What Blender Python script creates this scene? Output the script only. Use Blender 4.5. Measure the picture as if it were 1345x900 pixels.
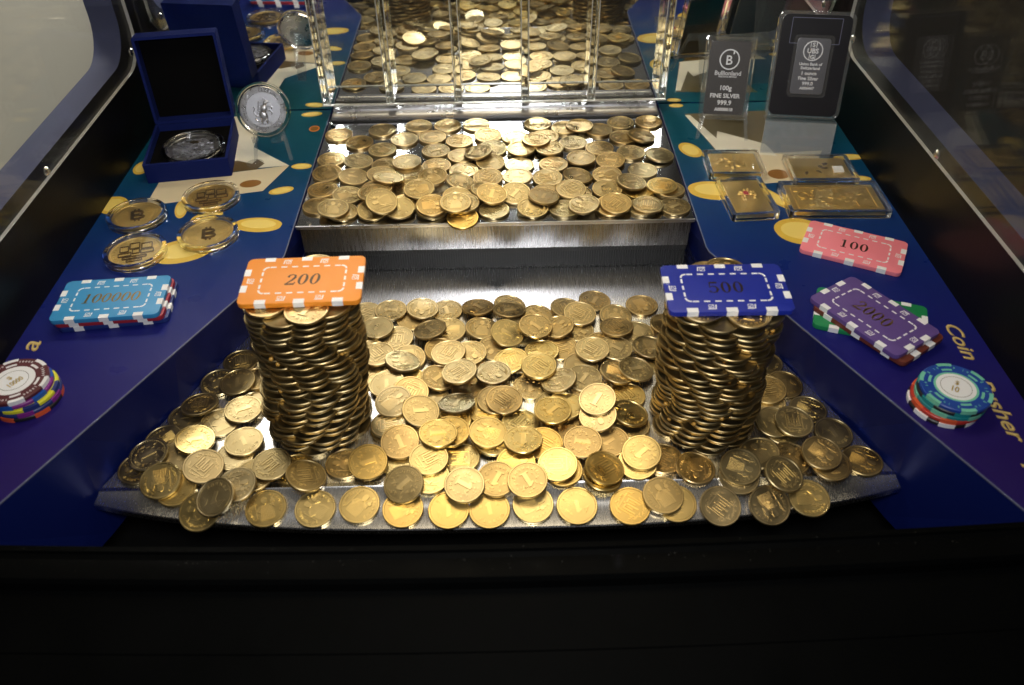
import bpy, bmesh, math, random
from mathutils import Vector, Matrix
random.seed(7)
S = 0.001                                   # everything below is written in millimetres
scene = bpy.context.scene
for o in list(bpy.data.objects): bpy.data.objects.remove(o)
C = scene.collection

# ------------------------------------------------------------------ camera
CAM = (7.549, -752.846, 361.198); PITCH, YAW, ROLL, FPX = 0.7269, 0.0073, -0.0154, 1078.94
cd = bpy.data.cameras.new('camera'); cam = bpy.data.objects.new('camera', cd); C.objects.link(cam)
f = Vector((math.sin(YAW)*math.cos(PITCH), math.cos(YAW)*math.cos(PITCH), -math.sin(PITCH)))
r = Vector((math.cos(YAW), -math.sin(YAW), 0)); u = r.cross(f)
r2 = r*math.cos(ROLL)+u*math.sin(ROLL); u2 = -r*math.sin(ROLL)+u*math.cos(ROLL)
cam.matrix_world = Matrix(((r2.x, u2.x, -f.x, CAM[0]*S), (r2.y, u2.y, -f.y, CAM[1]*S), (r2.z, u2.z, -f.z, CAM[2]*S), (0, 0, 0, 1)))
cd.sensor_width = 36; cd.lens = 36*FPX/1345; cd.clip_start = 0.01; cd.clip_end = 20
cd.dof.use_dof = True; cd.dof.focus_distance = 0.64; cd.dof.aperture_fstop = 9
scene.camera = cam

# ------------------------------------------------------------------ light
world = bpy.data.worlds.new('World'); scene.world = world; world.use_nodes = True
bg = world.node_tree.nodes['Background']; bg.inputs[0].default_value = (1.0, 0.93, 0.82, 1); bg.inputs[1].default_value = 0.105
def area(name, loc, target, sx, sy, power, col):
    d = bpy.data.lights.new(name, 'AREA'); d.shape = 'RECTANGLE'; d.size = sx*S; d.size_y = sy*S; d.energy = power; d.color = col
    o = bpy.data.objects.new(name, d); C.objects.link(o); o.location = Vector(loc)*S
    o.rotation_euler = (Vector(target)-Vector(loc)).to_track_quat('-Z', 'Y').to_euler()
    return o
flash = area('camera_flash', (4, -748, 425), (0, -190, -20), 110, 70, .88, (1.0, 0.99, 0.97))
flash.data.spread = math.radians(115)
area('cabinet_lamp', (0, -210, 520), (0, -270, 0), 380, 180, 1.3, (1.0, 0.82, 0.54))
room = area('wall_fill_light', (-405, 160, 620), (-480, 130, 0), 90, 700, 5.0, (1.0, 0.95, 0.85)); room.data.spread = math.radians(110)  # unseen lamp added to brighten the wall past the left window
scene.view_settings.view_transform = 'Standard'; scene.view_settings.look = 'None'
scene.view_settings.exposure = 0.12; scene.view_settings.gamma = 1.0
scene.render.engine = 'CYCLES'
cy = scene.cycles; cy.max_bounces = 16; cy.transmission_bounces = 12; cy.transparent_max_bounces = 24; cy.glossy_bounces = 8; cy.diffuse_bounces = 3
cy.sample_clamp_indirect = 60; cy.blur_glossy = 0.05

# ------------------------------------------------------------------ materials
def newmat(name):
    m = bpy.data.materials.new(name); m.use_nodes = True; nt = m.node_tree
    return m, nt, nt.nodes, nt.links, nt.nodes['Principled BSDF']
def P(name, col, rough=.5, metal=0, spec=.5, var=0, vscale=60, bump=0, bscale=400, rvar=0, stretch=None, aniso=0, rnd=0, coat=0, sheen=0, worn_shade=0):
    m, nt, N, L, b = newmat(name)
    b.inputs['Base Color'].default_value = (*col, 1); b.inputs['Roughness'].default_value = rough
    b.inputs['Metallic'].default_value = metal; b.inputs['Specular IOR Level'].default_value = spec
    b.inputs['Coat Weight'].default_value = coat; b.inputs['Coat Roughness'].default_value = .1
    if sheen: b.inputs['Sheen Weight'].default_value = sheen
    if var or bump or rvar or rnd:
        tc = N.new('ShaderNodeTexCoord'); mp = N.new('ShaderNodeMapping'); L.new(tc.outputs['Object'], mp.inputs[0])
        if stretch: mp.inputs['Scale'].default_value = stretch
        oi = N.new('ShaderNodeObjectInfo')
        sc = N.new('ShaderNodeVectorMath'); sc.operation = 'SCALE'; sc.inputs[0].default_value = (3.1, 5.7, 1.3); L.new(oi.outputs['Random'], sc.inputs['Scale'])
        L.new(sc.outputs[0], mp.inputs['Location'])
        n = N.new('ShaderNodeTexNoise'); n.inputs['Scale'].default_value = vscale; n.inputs['Detail'].default_value = 6; L.new(mp.outputs[0], n.inputs['Vector'])
        if var or rnd:
            hs = N.new('ShaderNodeHueSaturation'); hs.inputs['Color'].default_value = (*col, 1)
            mr = N.new('ShaderNodeMapRange'); mr.inputs['From Min'].default_value = .3; mr.inputs['From Max'].default_value = .7
            mr.inputs['To Min'].default_value = 1-var; mr.inputs['To Max'].default_value = 1+var; L.new(n.outputs[0], mr.inputs[0])
            m2 = N.new('ShaderNodeMapRange'); m2.inputs['To Min'].default_value = 1-rnd; m2.inputs['To Max'].default_value = 1+rnd; L.new(oi.outputs['Random'], m2.inputs[0])
            mu = N.new('ShaderNodeMath'); mu.operation = 'MULTIPLY'; L.new(mr.outputs[0], mu.inputs[0]); L.new(m2.outputs[0], mu.inputs[1])
            vout = mu
            if worn_shade:                                     # raised design rubbed bright, recess shade painted into the flat field
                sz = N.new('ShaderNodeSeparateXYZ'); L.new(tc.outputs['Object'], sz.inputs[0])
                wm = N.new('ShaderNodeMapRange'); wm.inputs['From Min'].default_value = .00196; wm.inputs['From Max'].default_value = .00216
                wm.inputs['To Min'].default_value = 1-worn_shade; wm.inputs['To Max'].default_value = 1+worn_shade*.7; L.new(sz.outputs['Z'], wm.inputs[0])
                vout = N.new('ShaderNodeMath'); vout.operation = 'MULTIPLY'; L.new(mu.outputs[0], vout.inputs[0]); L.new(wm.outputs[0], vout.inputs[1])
            L.new(vout.outputs[0], hs.inputs['Value'])
            if rnd:
                wn = N.new('ShaderNodeTexWhiteNoise'); wn.noise_dimensions = '1D'; L.new(oi.outputs['Random'], wn.inputs['W'])
                hm = N.new('ShaderNodeMapRange'); hm.inputs['To Min'].default_value = .495; hm.inputs['To Max'].default_value = .506; L.new(wn.outputs['Value'], hm.inputs[0]); L.new(hm.outputs[0], hs.inputs['Hue'])
                sm = N.new('ShaderNodeMapRange'); sm.inputs['To Min'].default_value = 1.06; sm.inputs['To Max'].default_value = .86; L.new(wn.outputs['Value'], sm.inputs[0]); L.new(sm.outputs[0], hs.inputs['Saturation']); L.new(hs.outputs[0], b.inputs['Base Color'])
        if rvar:
            m3 = N.new('ShaderNodeMapRange'); m3.inputs['From Min'].default_value = .3; m3.inputs['From Max'].default_value = .7
            m3.inputs['To Min'].default_value = max(.03, rough-rvar); m3.inputs['To Max'].default_value = rough+rvar
            L.new(n.outputs[0], m3.inputs[0]); L.new(m3.outputs[0], b.inputs['Roughness'])
        if bump:
            n2 = N.new('ShaderNodeTexNoise'); n2.inputs['Scale'].default_value = bscale; n2.inputs['Detail'].default_value = 4; L.new(mp.outputs[0], n2.inputs['Vector'])
            bp = N.new('ShaderNodeBump'); bp.inputs['Strength'].default_value = bump; bp.inputs['Distance'].default_value = .0004
            L.new(n2.outputs[0], bp.inputs['Height']); L.new(bp.outputs[0], b.inputs['Normal'])
    return m
def clear(name, tint=(1, 1, 1), refl=1.0, haze=0.0, rough=.03):
    """thin clear plastic: straight-through light plus a Fresnel surface reflection"""
    m, nt, N, L, b = newmat(name)
    out = N['Material Output']; N.remove(b)
    t = N.new('ShaderNodeBsdfTransparent'); t.inputs[0].default_value = (*tint, 1)
    g = N.new('ShaderNodeBsdfGlossy'); g.inputs['Roughness'].default_value = rough; g.inputs[0].default_value = (refl, refl, refl, 1)
    lw = N.new('ShaderNodeLayerWeight'); lw.inputs[0].default_value = .5          # Schlick reflectance, same from both sides
    pw = N.new('ShaderNodeMath'); pw.operation = 'POWER'; pw.inputs[1].default_value = 5; L.new(lw.outputs['Facing'], pw.inputs[0])
    fr = N.new('ShaderNodeMath'); fr.operation = 'MULTIPLY_ADD'; fr.inputs[1].default_value = .95; fr.inputs[2].default_value = .045; L.new(pw.outputs[0], fr.inputs[0])
    mx = N.new('ShaderNodeMixShader'); L.new(fr.outputs[0], mx.inputs[0]); L.new(t.outputs[0], mx.inputs[1]); L.new(g.outputs[0], mx.inputs[2])
    last = mx
    if haze:
        d = N.new('ShaderNodeBsdfDiffuse'); d.inputs[0].default_value = (.8, .82, .85, 1)
        m2 = N.new('ShaderNodeMixShader'); m2.inputs[0].default_value = haze; L.new(mx.outputs[0], m2.inputs[1]); L.new(d.outputs[0], m2.inputs[2]); last = m2
    L.new(last.outputs[0], out.inputs[0])
    return m
def glass(name, col=(1, 1, 1), rough=.0, ior=1.49):
    m, nt, N, L, b = newmat(name)
    b.inputs['Base Color'].default_value = (*col, 1); b.inputs['Roughness'].default_value = rough
    b.inputs['Transmission Weight'].default_value = 1; b.inputs['IOR'].default_value = ior
    return m
GOLD = (0.57, 0.43, 0.205)
M = {}
M['coin_n'] = P('coin_brass', GOLD, .36, 1, var=.13, vscale=60, bump=.012, bscale=500, rvar=.10, rnd=.14, worn_shade=.24)
M['coin_b'] = P('coin_clean_brass', (0.66, 0.49, 0.185), .33, 1, var=.12, vscale=60, bump=.012, bscale=500, rvar=.08, rnd=.12, worn_shade=.18)
M['coin_s'] = P('coin_pale_nickel', (0.53, 0.43, 0.24), .36, 1, var=.12, vscale=60, bump=.012, bscale=500, rvar=.1, rnd=.1, worn_shade=.2)
M['coin_d'] = P('coin_tarnished_brass', (0.50, 0.385, 0.18), .38, 1, var=.14, vscale=60, bump=.012, bscale=500, rvar=.1, rnd=.12, worn_shade=.22)
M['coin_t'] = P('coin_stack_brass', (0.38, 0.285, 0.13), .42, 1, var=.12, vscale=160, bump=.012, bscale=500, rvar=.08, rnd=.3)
M['glue'] = P('amber_glue', (.55, .30, .06), .2, 0)
M['steel'] = P('polished_steel', (.62, .62, .64), .13, 1, var=.06, vscale=9, rvar=.06, bump=.03, bscale=1500)
def brushed(name, col, rough, stretch):
    m = P(name, col, rough, 1, var=.05, vscale=30, rvar=.035, stretch=stretch)
    m.node_tree.nodes['Principled BSDF'].inputs['Anisotropic'].default_value = .6
    return m
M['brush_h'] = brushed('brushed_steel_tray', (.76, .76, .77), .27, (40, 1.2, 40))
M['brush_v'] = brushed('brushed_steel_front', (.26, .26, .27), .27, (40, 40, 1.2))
M['alu'] = P('anodised_aluminium', (.60, .60, .64), .3, 1, var=.06, vscale=50, rvar=.05)
M['mirror'] = P('mirror_silver', (.86, .88, .87), .0, 1)
M['black'] = P('black_laminate', (.003, .003, .003), .4, 0, .2, bump=.15, bscale=500, var=.2, vscale=40)
M['blackmatte'] = P('black_felt', (.004, .004, .004), .9, 0, .1)
M['rail'] = P('black_rail_plastic', (.0015, .0017, .0018), .5, 0, .03, bump=.1, bscale=300, var=.3, vscale=30, rvar=.1)
M['rubber'] = P('black_brush', (.008, .009, .010), .55, 0, .4)
M['trimblue'] = P('grey_blue_edge', (.05, .06, .14), .5, 0, .3, var=.12, vscale=20)
M['navy'] = P('navy_side_panel', (.004, .010, .095), .6, 0, .05, var=.15, vscale=12, bump=.05)
M['edge'] = P('pale_edge', (.10, .11, .19), .5)
M['acrylic'] = clear('clear_acrylic_sheet', (.985, .99, .985), .5, 0.006)
M['acrylicglass'] = glass('clear_acrylic_block', (.98, .985, .975))
M['acrylicedge'] = glass('acrylic_cut_edge', (.95, .97, .96), .15)
M['capsule'] = clear('clear_capsule', (.985, .988, .99), 1.0, 0.012, .05)
M['capsrim'] = glass('capsule_rim', (.995, .995, 1.0), .06, 1.45)
M['caseframe'] = clear('case_frame', (.93, .935, .945), 1.0, .075, .05)
M['stand'] = clear('clear_stand', (.93, .94, .95), 1.0, 0.05, .05)
M['stamp'] = P('silver_stamping', (.80, .80, .82), .55, 1)
M['silver'] = P('silver_proof', (.62, .62, .66), .28, 1, var=.1, vscale=120, rvar=.08, bump=.2, bscale=700)
M['silverfrost'] = P('silver_frosted', (.66, .67, .74), .45, 1, bump=.3, bscale=1500)
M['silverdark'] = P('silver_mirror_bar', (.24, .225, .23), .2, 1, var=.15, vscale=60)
M['bit'] = P('gilt_coin', (.68, .49, .17), .38, 1, var=.18, vscale=90, rvar=.08, bump=.2, bscale=700)
M['bitdark'] = P('gilt_dark', (.16, .10, .03), .35, 1, var=.15, vscale=90)  # darker gilt for the raised signs and reliefs
M['ingot'] = P('gilt_bar', (.86, .65, .25), .40, 1, var=.2, vscale=80, rvar=.1, bump=.2, bscale=500)
M['velvet'] = P('blue_leatherette', (.006, .013, .10), .7, 0, .1, bump=.3, bscale=1500, var=.25, vscale=700)
M['blackvelvet'] = P('black_velvet', (.003, .003, .0035), .95, 0, .05)
M['cardblack'] = P('black_insert', (.008, .008, .012), .35, 0, .4)
M['holdermid'] = clear('hard_holder', (.95, .96, .97), 1.0, .04, .05)
M['white'] = P('chip_white', (.74, .75, .78), .45, 0, .4)
M['foil'] = P('bronze_foil', (.30, .20, .07), .3, 1, var=.15, vscale=200)
M['foildark'] = P('dark_foil', (.045, .028, .012), .35, .6)
M['goldfoil'] = P('gold_foil', (.70, .50, .12), .3, .8)
M['red'] = P('red_enamel', (.5, .03, .05), .4)
M['screw'] = P('screw_steel', (.7, .68, .64), .22, 1)
M['goldprint'] = P('gold_lettering', (.36, .25, .07), .5, 0, .3)
M['goldprint2'] = P('gold_lettering_light', (.56, .44, .17), .5, 0, .3)
M['pyel'] = P('printed_yellow', (.62, .42, .06), .45, 0, .35, var=.15, vscale=40)
M['pyel2'] = P('printed_light_yellow', (.74, .58, .16), .45, 0, .35, var=.12, vscale=40)
M['pbrown'] = P('printed_brown', (.22, .10, .02), .45, 0, .35, var=.2, vscale=60)
M['porange'] = P('printed_orange', (.62, .20, .03), .45)
M['cream'] = P('printed_cream', (.60, .53, .38), .45, 0, .35, var=.08, vscale=25)
M['cream2'] = P('printed_pale', (.70, .68, .58), .45, 0, .35, var=.06, vscale=25)
M['pdark'] = P('printed_treasure', (.10, .065, .02), .45, 0, .35, var=.7, vscale=260)
M['olive'] = P('printed_olive', (.13, .11, .06), .45, 0, .35, var=.2, vscale=30)
M['darkwood'] = P('dark_brown_laminate', (.016, .012, .008), .55, 0, .2, var=.3, vscale=8)
M['dust'] = P('grey_dust', (.05, .05, .045), .9, 0, .1)
M['beige'] = P('beige_plaster', (.48, .465, .41), .8, 0, .2, var=.05, vscale=4)
def chipmat(name, col): return P(name, col, .42, 0, .45, var=.05, vscale=80, bump=.06, bscale=700)
CHIP = {k: chipmat('chip_'+k, c) for k, c in dict(orange=(.74, .25, .022), royal=(.010, .022, .28), sky=(.035, .25, .52), pink=(.80, .22, .28), purple=(.105, .06, .24),
        green=(.01, .20, .07), brown=(.13, .03, .02), maroon=(.30, .02, .035), black=(.012, .012, .014), navyb=(.015, .03, .16), wine=(.085, .016, .022), violet=(.19, .02, .22),
        blue=(.01, .08, .40), yellow=(.62, .60, .03), teal=(.01, .22, .24), redc=(.42, .03, .02), coral=(.62, .09, .03), mint=(.16, .50, .36), deep=(.01, .05, .30)).items()}
# deck print: a teal to navy to violet printed gradient
def deckmat():
    m, nt, N, L, b = newmat('deck_print')
    tc = N.new('ShaderNodeTexCoord'); sp = N.new('ShaderNodeSeparateXYZ'); L.new(tc.outputs['Object'], sp.inputs[0])
    mr = N.new('ShaderNodeMapRange'); mr.inputs['From Min'].default_value = 0; mr.inputs['From Max'].default_value = -.48; L.new(sp.outputs['Y'], mr.inputs[0])
    n = N.new('ShaderNodeTexNoise'); n.inputs['Scale'].default_value = 9; L.new(tc.outputs['Object'], n.inputs['Vector'])
    ad = N.new('ShaderNodeMath'); ad.operation = 'MULTIPLY_ADD'; ad.inputs[1].default_value = .10; L.new(n.outputs[0], ad.inputs[0]); L.new(mr.outputs[0], ad.inputs[2])
    cr = N.new('ShaderNodeValToRGB'); e = cr.color_ramp.elements
    e[0].position = .05; e[0].color = (.004, .075, .110, 1); e[1].position = 1; e[1].color = (.017, .008, .095, 1)
    for p_, c_ in ((.22, (.004, .064, .115, 1)), (.42, (.004, .036, .145, 1)), (.62, (.005, .016, .135, 1)), (.8, (.010, .010, .125, 1))):
        k = e.new(p_); k.color = c_
    L.new(ad.outputs[0], cr.inputs[0]); L.new(cr.outputs[0], b.inputs['Base Color'])
    n3 = N.new('ShaderNodeTexNoise'); n3.inputs['Scale'].default_value = 35; n3.inputs['Detail'].default_value = 8; L.new(tc.outputs['Object'], n3.inputs['Vector'])
    m3 = N.new('ShaderNodeMapRange'); m3.inputs['From Min'].default_value = .3; m3.inputs['From Max'].default_value = .7; m3.inputs['To Min'].default_value = .26; m3.inputs['To Max'].default_value = .46; L.new(n3.outputs[0], m3.inputs[0]); L.new(m3.outputs[0], b.inputs['Roughness'])
    b.inputs['Specular IOR Level'].default_value = .16
    n2 = N.new('ShaderNodeTexNoise'); n2.inputs['Scale'].default_value = 700; L.new(tc.outputs['Object'], n2.inputs['Vector'])
    bp = N.new('ShaderNodeBump'); bp.inputs['Strength'].default_value = .08; bp.inputs['Distance'].default_value = .0003; L.new(n2.outputs[0], bp.inputs['Height']); L.new(bp.outputs[0], b.inputs['Normal'])
    return m
M['deck'] = deckmat()

# ------------------------------------------------------------------ mesh helpers
class G:
    """collects geometry (mm) and becomes ONE mesh"""
    def __init__(s): s.v = []; s.f = []
    def add(s, v, f, mat=None):
        k = len(s.v)
        s.v += [tuple(mat @ Vector(p)) if mat else tuple(p) for p in v]; s.f += [tuple(i+k for i in q) for q in f]; return s
    def box(s, x0, x1, y0, y1, z0, z1, mat=None):
        v = [(x, y, z) for z in (z0, z1) for y in (y0, y1) for x in (x0, x1)]
        return s.add(v, [(0, 2, 3, 1), (4, 5, 7, 6), (0, 1, 5, 4), (2, 6, 7, 3), (0, 4, 6, 2), (1, 3, 7, 5)], mat)
    def prism(s, pts, z0, z1, mat=None):
        n = len(pts); a = sum(pts[i][0]*pts[(i+1) % n][1]-pts[(i+1) % n][0]*pts[i][1] for i in range(n))
        if a < 0: pts = pts[::-1]
        v = [(x, y, z0) for x, y in pts]+[(x, y, z1) for x, y in pts]
        return s.add(v, [tuple(range(n))[::-1], tuple(range(n, 2*n))]+[(i, (i+1) % n, n+(i+1) % n, n+i) for i in range(n)], mat)
    def lathe(s, prof, n=32, mat=None, closed=False):
        """prof: (r,z) from bottom centre to top centre; r=0 ends make poles; closed joins last to first"""
        v = []; rings = []
        for (rr, z) in prof:
            if rr == 0: rings.append([len(v)]); v.append((0, 0, z))
            else: rings.append(list(range(len(v), len(v)+n))); v += [(rr*math.cos(2*math.pi*i/n), rr*math.sin(2*math.pi*i/n), z) for i in range(n)]
        f = []; pr = list(zip(rings, rings[1:]))+([(rings[-1], rings[0])] if closed else [])
        for a, b in pr:
            for i in range(n):
                j = (i+1) % n
                if len(a) == 1: f.append((a[0], b[j], b[i]))
                elif len(b) == 1: f.append((a[i], a[j], b[0]))
                else: f.append((a[i], a[j], b[j], b[i]))
        return s.add(v, f, mat)
    def build(s, name, mat, parent=None, smooth=None, bevel=0, mats=None):
        me = bpy.data.meshes.new(name); me.from_pydata([(x*S, y*S, z*S) for x, y, z in s.v], [], s.f)
        if bevel:
            bm = bmesh.new(); bm.from_mesh(me)
            bmesh.ops.recalc_face_normals(bm, faces=bm.faces)
            bmesh.ops.bevel(bm, geom=[e for e in bm.edges if e.is_manifold and e.calc_face_angle(0) > .5], offset=bevel*S, segments=2, affect='EDGES', profile=.6)
            bm.to_mesh(me); bm.free()
        me.update()
        if smooth is not None:
            me.polygons.foreach_set('use_smooth', [True]*len(me.polygons)); me.set_sharp_from_angle(angle=smooth)
        me.materials.append(M[mat] if isinstance(mat, str) else mat)
        o = bpy.data.objects.new(name, me); C.objects.link(o)
        if parent: o.parent = parent
        return o
def T_(x=0, y=0, z=0): return Matrix.Translation((x, y, z))
def RZ(a): return Matrix.Rotation(a, 4, 'Z')
def RX(a): return Matrix.Rotation(a, 4, 'X')
def tag(o, label, cat, group=None):
    o['label'] = label; o['category'] = cat
    if group: o['group'] = group
    return o
def struct(o): o['kind'] = 'structure'; return o
def empty(name, loc=(0, 0, 0), rz=0, rot=None):
    o = bpy.data.objects.new(name, None); C.objects.link(o); o.location = Vector(loc)*S; o.empty_display_size = .01
    o.rotation_euler = rot if rot else (0, 0, rz); return o
def rrect(w, h, rad, n=5):
    p = []
    for cx, cy_, a0 in ((w/2-rad, h/2-rad, 0), (-w/2+rad, h/2-rad, 90), (-w/2+rad, -h/2+rad, 180), (w/2-rad, -h/2+rad, 270)):
        for i in range(n+1):
            a = math.radians(a0+90*i/n); p.append((cx+rad*math.cos(a), cy_+rad*math.sin(a)))
    return p
def ell(cx, cy_, a, b, rot=0, n=28):
    c, s_ = math.cos(rot), math.sin(rot)
    return [(cx+a*math.cos(t)*c-b*math.sin(t)*s_, cy_+a*math.cos(t)*s_+b*math.sin(t)*c) for t in [2*math.pi*i/n for i in range(n)]]
_tc = {}
def text(body, size, depth=.06, shear=0, bold=0, res=2):
    """lettering as solid mesh data, centred on the origin"""
    k = (body, size, depth, shear, bold)
    if k in _tc: return _tc[k]
    cu = bpy.data.curves.new('t', 'FONT'); cu.body = body; cu.size = size; cu.align_x = 'CENTER'; cu.align_y = 'CENTER'; cu.extrude = depth/2
    cu.shear = shear; cu.offset = bold; cu.resolution_u = res
    ob = bpy.data.objects.new('t', cu); C.objects.link(ob); dg = bpy.context.evaluated_depsgraph_get(); dg.update()
    me = bpy.data.meshes.new_from_object(ob.evaluated_get(dg))
    v = [tuple(p.co) for p in me.vertices]; fs = [tuple(p.vertices) for p in me.polygons]
    bpy.data.objects.remove(ob); bpy.data.curves.remove(cu); bpy.data.meshes.remove(me)
    v = [(x, y, z+depth/2) for x, y, z in v]
    if v:
        cx = (min(p[0] for p in v)+max(p[0] for p in v))/2; cy_ = (min(p[1] for p in v)+max(p[1] for p in v))/2
        v = [(x-cx, y-cy_, z) for x, y, z in v]
    _tc[k] = (v, fs); return _tc[k]
def arc_text(g, body, size, rad, a0, a1, z, depth=.15, flip=False, bold=0):
    n = len(body)
    for i, ch in enumerate(body):
        if ch == ' ': continue
        a = a0+(a1-a0)*(i/(max(1, n-1)))
        v, fs = text(ch, size, depth, 0, bold, 1)
        g.add(v, fs, T_(rad*math.cos(a), rad*math.sin(a), z) @ RZ(a-math.pi/2+(math.pi if flip else 0)))
def ribbon(g, pts, w, z0, z1, mat=None):
    """a stroke of varying width through pts"""
    n = len(pts); Lp = []; Rp = []
    for i in range(n):
        a = pts[max(0, i-1)]; b = pts[min(n-1, i+1)]; d = Vector((b[0]-a[0], b[1]-a[1])).normalized(); wi = w[i] if isinstance(w, (list, tuple)) else w
        Lp.append((pts[i][0]-d.y*wi/2, pts[i][1]+d.x*wi/2)); Rp.append((pts[i][0]+d.y*wi/2, pts[i][1]-d.x*wi/2))
    for i in range(n-1): g.prism([Lp[i], Lp[i+1], Rp[i+1], Rp[i]], z0, z1, mat)
def serif(g, ch, x, y, h, z0, z1, mat=None, slant=0):
    """serif numerals drawn as strokes, h high, centred on (x,y)"""
    def q(a, b): return (x+(a+slant*(b-.5))*h, y+(b-.5)*h)
    if ch == '0':
        n = 20; o = [q(.29*math.cos(t), .5+.5*math.sin(t)) for t in [2*math.pi*i/n for i in range(n)]]; k = [q(.13*math.cos(t), .5+.45*math.sin(t)) for t in [2*math.pi*i/n for i in range(n)]]
        for i in range(n): g.prism([o[i], o[(i+1) % n], k[(i+1) % n], k[i]], z0, z1, mat)
    elif ch == '1':
        ribbon(g, [q(0, .02), q(0, 1)], .15*h, z0, z1, mat); ribbon(g, [q(-.2, .03), q(.2, .03)], .06*h, z0, z1, mat); ribbon(g, [q(-.19, .86), q(-.02, .97)], .07*h, z0, z1, mat)
    elif ch == '2':
        ribbon(g, [q(-.22, .72), q(-.17, .9), q(0, .97), q(.17, .88), q(.2, .7), q(.08, .46), q(-.12, .22), q(-.26, .05)], [.15*h, .1*h, .06*h, .11*h, .16*h, .13*h, .08*h, .05*h], z0, z1, mat)
        ribbon(g, [q(-.27, .06), q(.1, .07), q(.27, .06)], .13*h, z0, z1, mat); ribbon(g, [q(.25, .05), q(.29, .24)], .06*h, z0, z1, mat)
    elif ch == '5':
        ribbon(g, [q(-.19, .93), q(.24, .93)], .14*h, z0, z1, mat); ribbon(g, [q(-.19, .97), q(-.21, .5)], .06*h, z0, z1, mat)
        ribbon(g, [q(-.21, .52), q(-.05, .61), q(.14, .55), q(.22, .33), q(.13, .1), q(-.05, .03), q(-.22, .1), q(-.24, .2)], [.04*h, .07*h, .1*h, .16*h, .12*h, .06*h, .09*h, .14*h], z0, z1, mat)
def number(g, s_, h, z0, z1, pitch=.68, slant=0, mat=None):
    for i, ch in enumerate(s_): serif(g, ch, (i-(len(s_)-1)/2)*pitch*h, 0, h, z0, z1, mat, slant)

# ------------------------------------------------------------------ the setting
ZP, LIP = -49.5, -422.0
def wall_half(y): return 159.4+.5*max(0, -247-y)
def lerp(t, xs, ys_):
    for i in range(len(xs)-1):
        if t <= xs[i+1]: k = max(0, (t-xs[i])/(xs[i+1]-xs[i])); return ys_[i]+(ys_[i+1]-ys_[i])*k
    return ys_[-1]
def tray_half(y): return wall_half(y)+lerp(-y, [247, 300, 350, 425, 500], [15, 14, 11, 4, 0])     # the side panels lean outwards below the deck
# room beyond the left window, void floor under the prize slot
struct(G().box(-490, -480, -900, 1300, -700, 900).build('room_wall', 'beige'))
struct(G().box(-345, 345, -560, 20, -150, -146).build('pit_floor', 'blackmatte'))
struct(G().box(520, 530, -1500, 900, -200, 1600).build('dark_partition', 'darkwood'))
# lower tray: flat plate and bowed, sloping front lip
g = G(); ys = [-25, -247, -300, -350, LIP]
row = [[(-tray_half(y), y, ZP), (tray_half(y), y, ZP)] for y in ys]
v = [p for rr in row for p in rr]; g.add(v, [(2*i, 2*i+2, 2*i+3, 2*i+1) for i in range(4)])
tray = g.build('lower_tray', 'brush_h'); struct(tray)
g = G(); n = 40; v = []; fs = []
for i in range(n+1):
    x = -tray_half(LIP)-.2+(2*tray_half(LIP)+.4)*i/n; xe = x*1.004
    ye = -453+21*min(1, abs(x)/252)**3; ze = ZP-(LIP-ye)*.2
    v += [(x, LIP+.5, ZP+.15), (x, LIP-2.5, ZP+.35), (x, LIP-3.6, ZP-.5), (xe, ye, ze-.3), (xe, ye-.7, ze-1), (xe, ye-.5, ze-5)]
for i in range(n):
    for k in range(5): a = 6*i+k; fs.append((a, a+1, a+7, a+6))
g.add(v, fs); lip = g.build('front_lip', 'brush_h', tray, smooth=.5)
# side decks
def deck(side):
    sx = -1 if side == 'left' else 1
    pts = [(sx*319.5, -1.5), (sx*159.4, -1.5), (sx*159.4, -243), (sx*160.6, -249.5), (sx*wall_half(-300), -300), (sx*wall_half(-350), -350), (sx*wall_half(-425), -425), (sx*wall_half(-498), -498), (sx*319.5, -498)]
    n = len(pts); top = .8
    pp = pts if sx < 0 else pts[::-1]
    low = [(x+(sx*lerp(-y, [247, 300, 350, 425, 500], [15, 14, 11, 4, 0])*92/50 if 2 <= i <= 6 else 0), y) for i, (x, y) in enumerate(pts)]
    fs = [tuple(range(n)), tuple(range(2*n-1, n-1, -1))]+[(i, n+i, n+(i+1) % n, (i+1) % n) for i in range(n)]
    g = G().add([(x, y, -92) for x, y in low]+[(x, y, .2) for x, y in pts], fs)
    o = g.build('deck_'+side, 'navy'); struct(o)
    G().prism(pts, .25, top).build('printed_top', 'deck', o)
    e = G()                                           # pale cut edge of the laminate along the tray
    line = [(sx*159.3, -10), (sx*159.3, -243), (sx*160.4, -249.5), (sx*(wall_half(-498)-.2), -498)]
    ribbon(e, line, .8, .1, .95); e.build('laminate_edge', 'edge', o)
    return o
deckL, deckR = deck('left'), deck('right')
def pcoin(d, cx, cy_, a, b, rot, kind=0, thick=0):
    o = G()
    e = G().prism(ell(cx, cy_, a, b, rot), .8, .9)
    if thick: e.prism(ell(cx, cy_-thick, a*.98, b, rot), .8, .87)
    p = e.build('printed_coin', 'pyel' if kind == 0 else 'porange', d)
    G().prism(ell(cx, cy_, a*.74, b*.70, rot), .85, .96).build('coin_face', 'pyel2' if kind == 0 else 'pbrown', p)
    return p
for a in ((-177, -10, 10, 5, .15), (-169.5, -110, 9, 5, 0), (-179.6, -150, 10.5, 5.5, .35), (-188, -200, 19, 9, -.1, 0, 2.5), (-238, -234, 24, 15, .3, 0, 2), (-309.5, -107, 7.5, 12, 0), (-314, -168, 12, 14, .5), (-256, -176, 5, 14, .2), (-232, -188, 13, 7, .5)):
    pcoin(deckL, *a)
pcoin(deckL, -169.7, -40, 5, 6, 0, 1)
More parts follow.
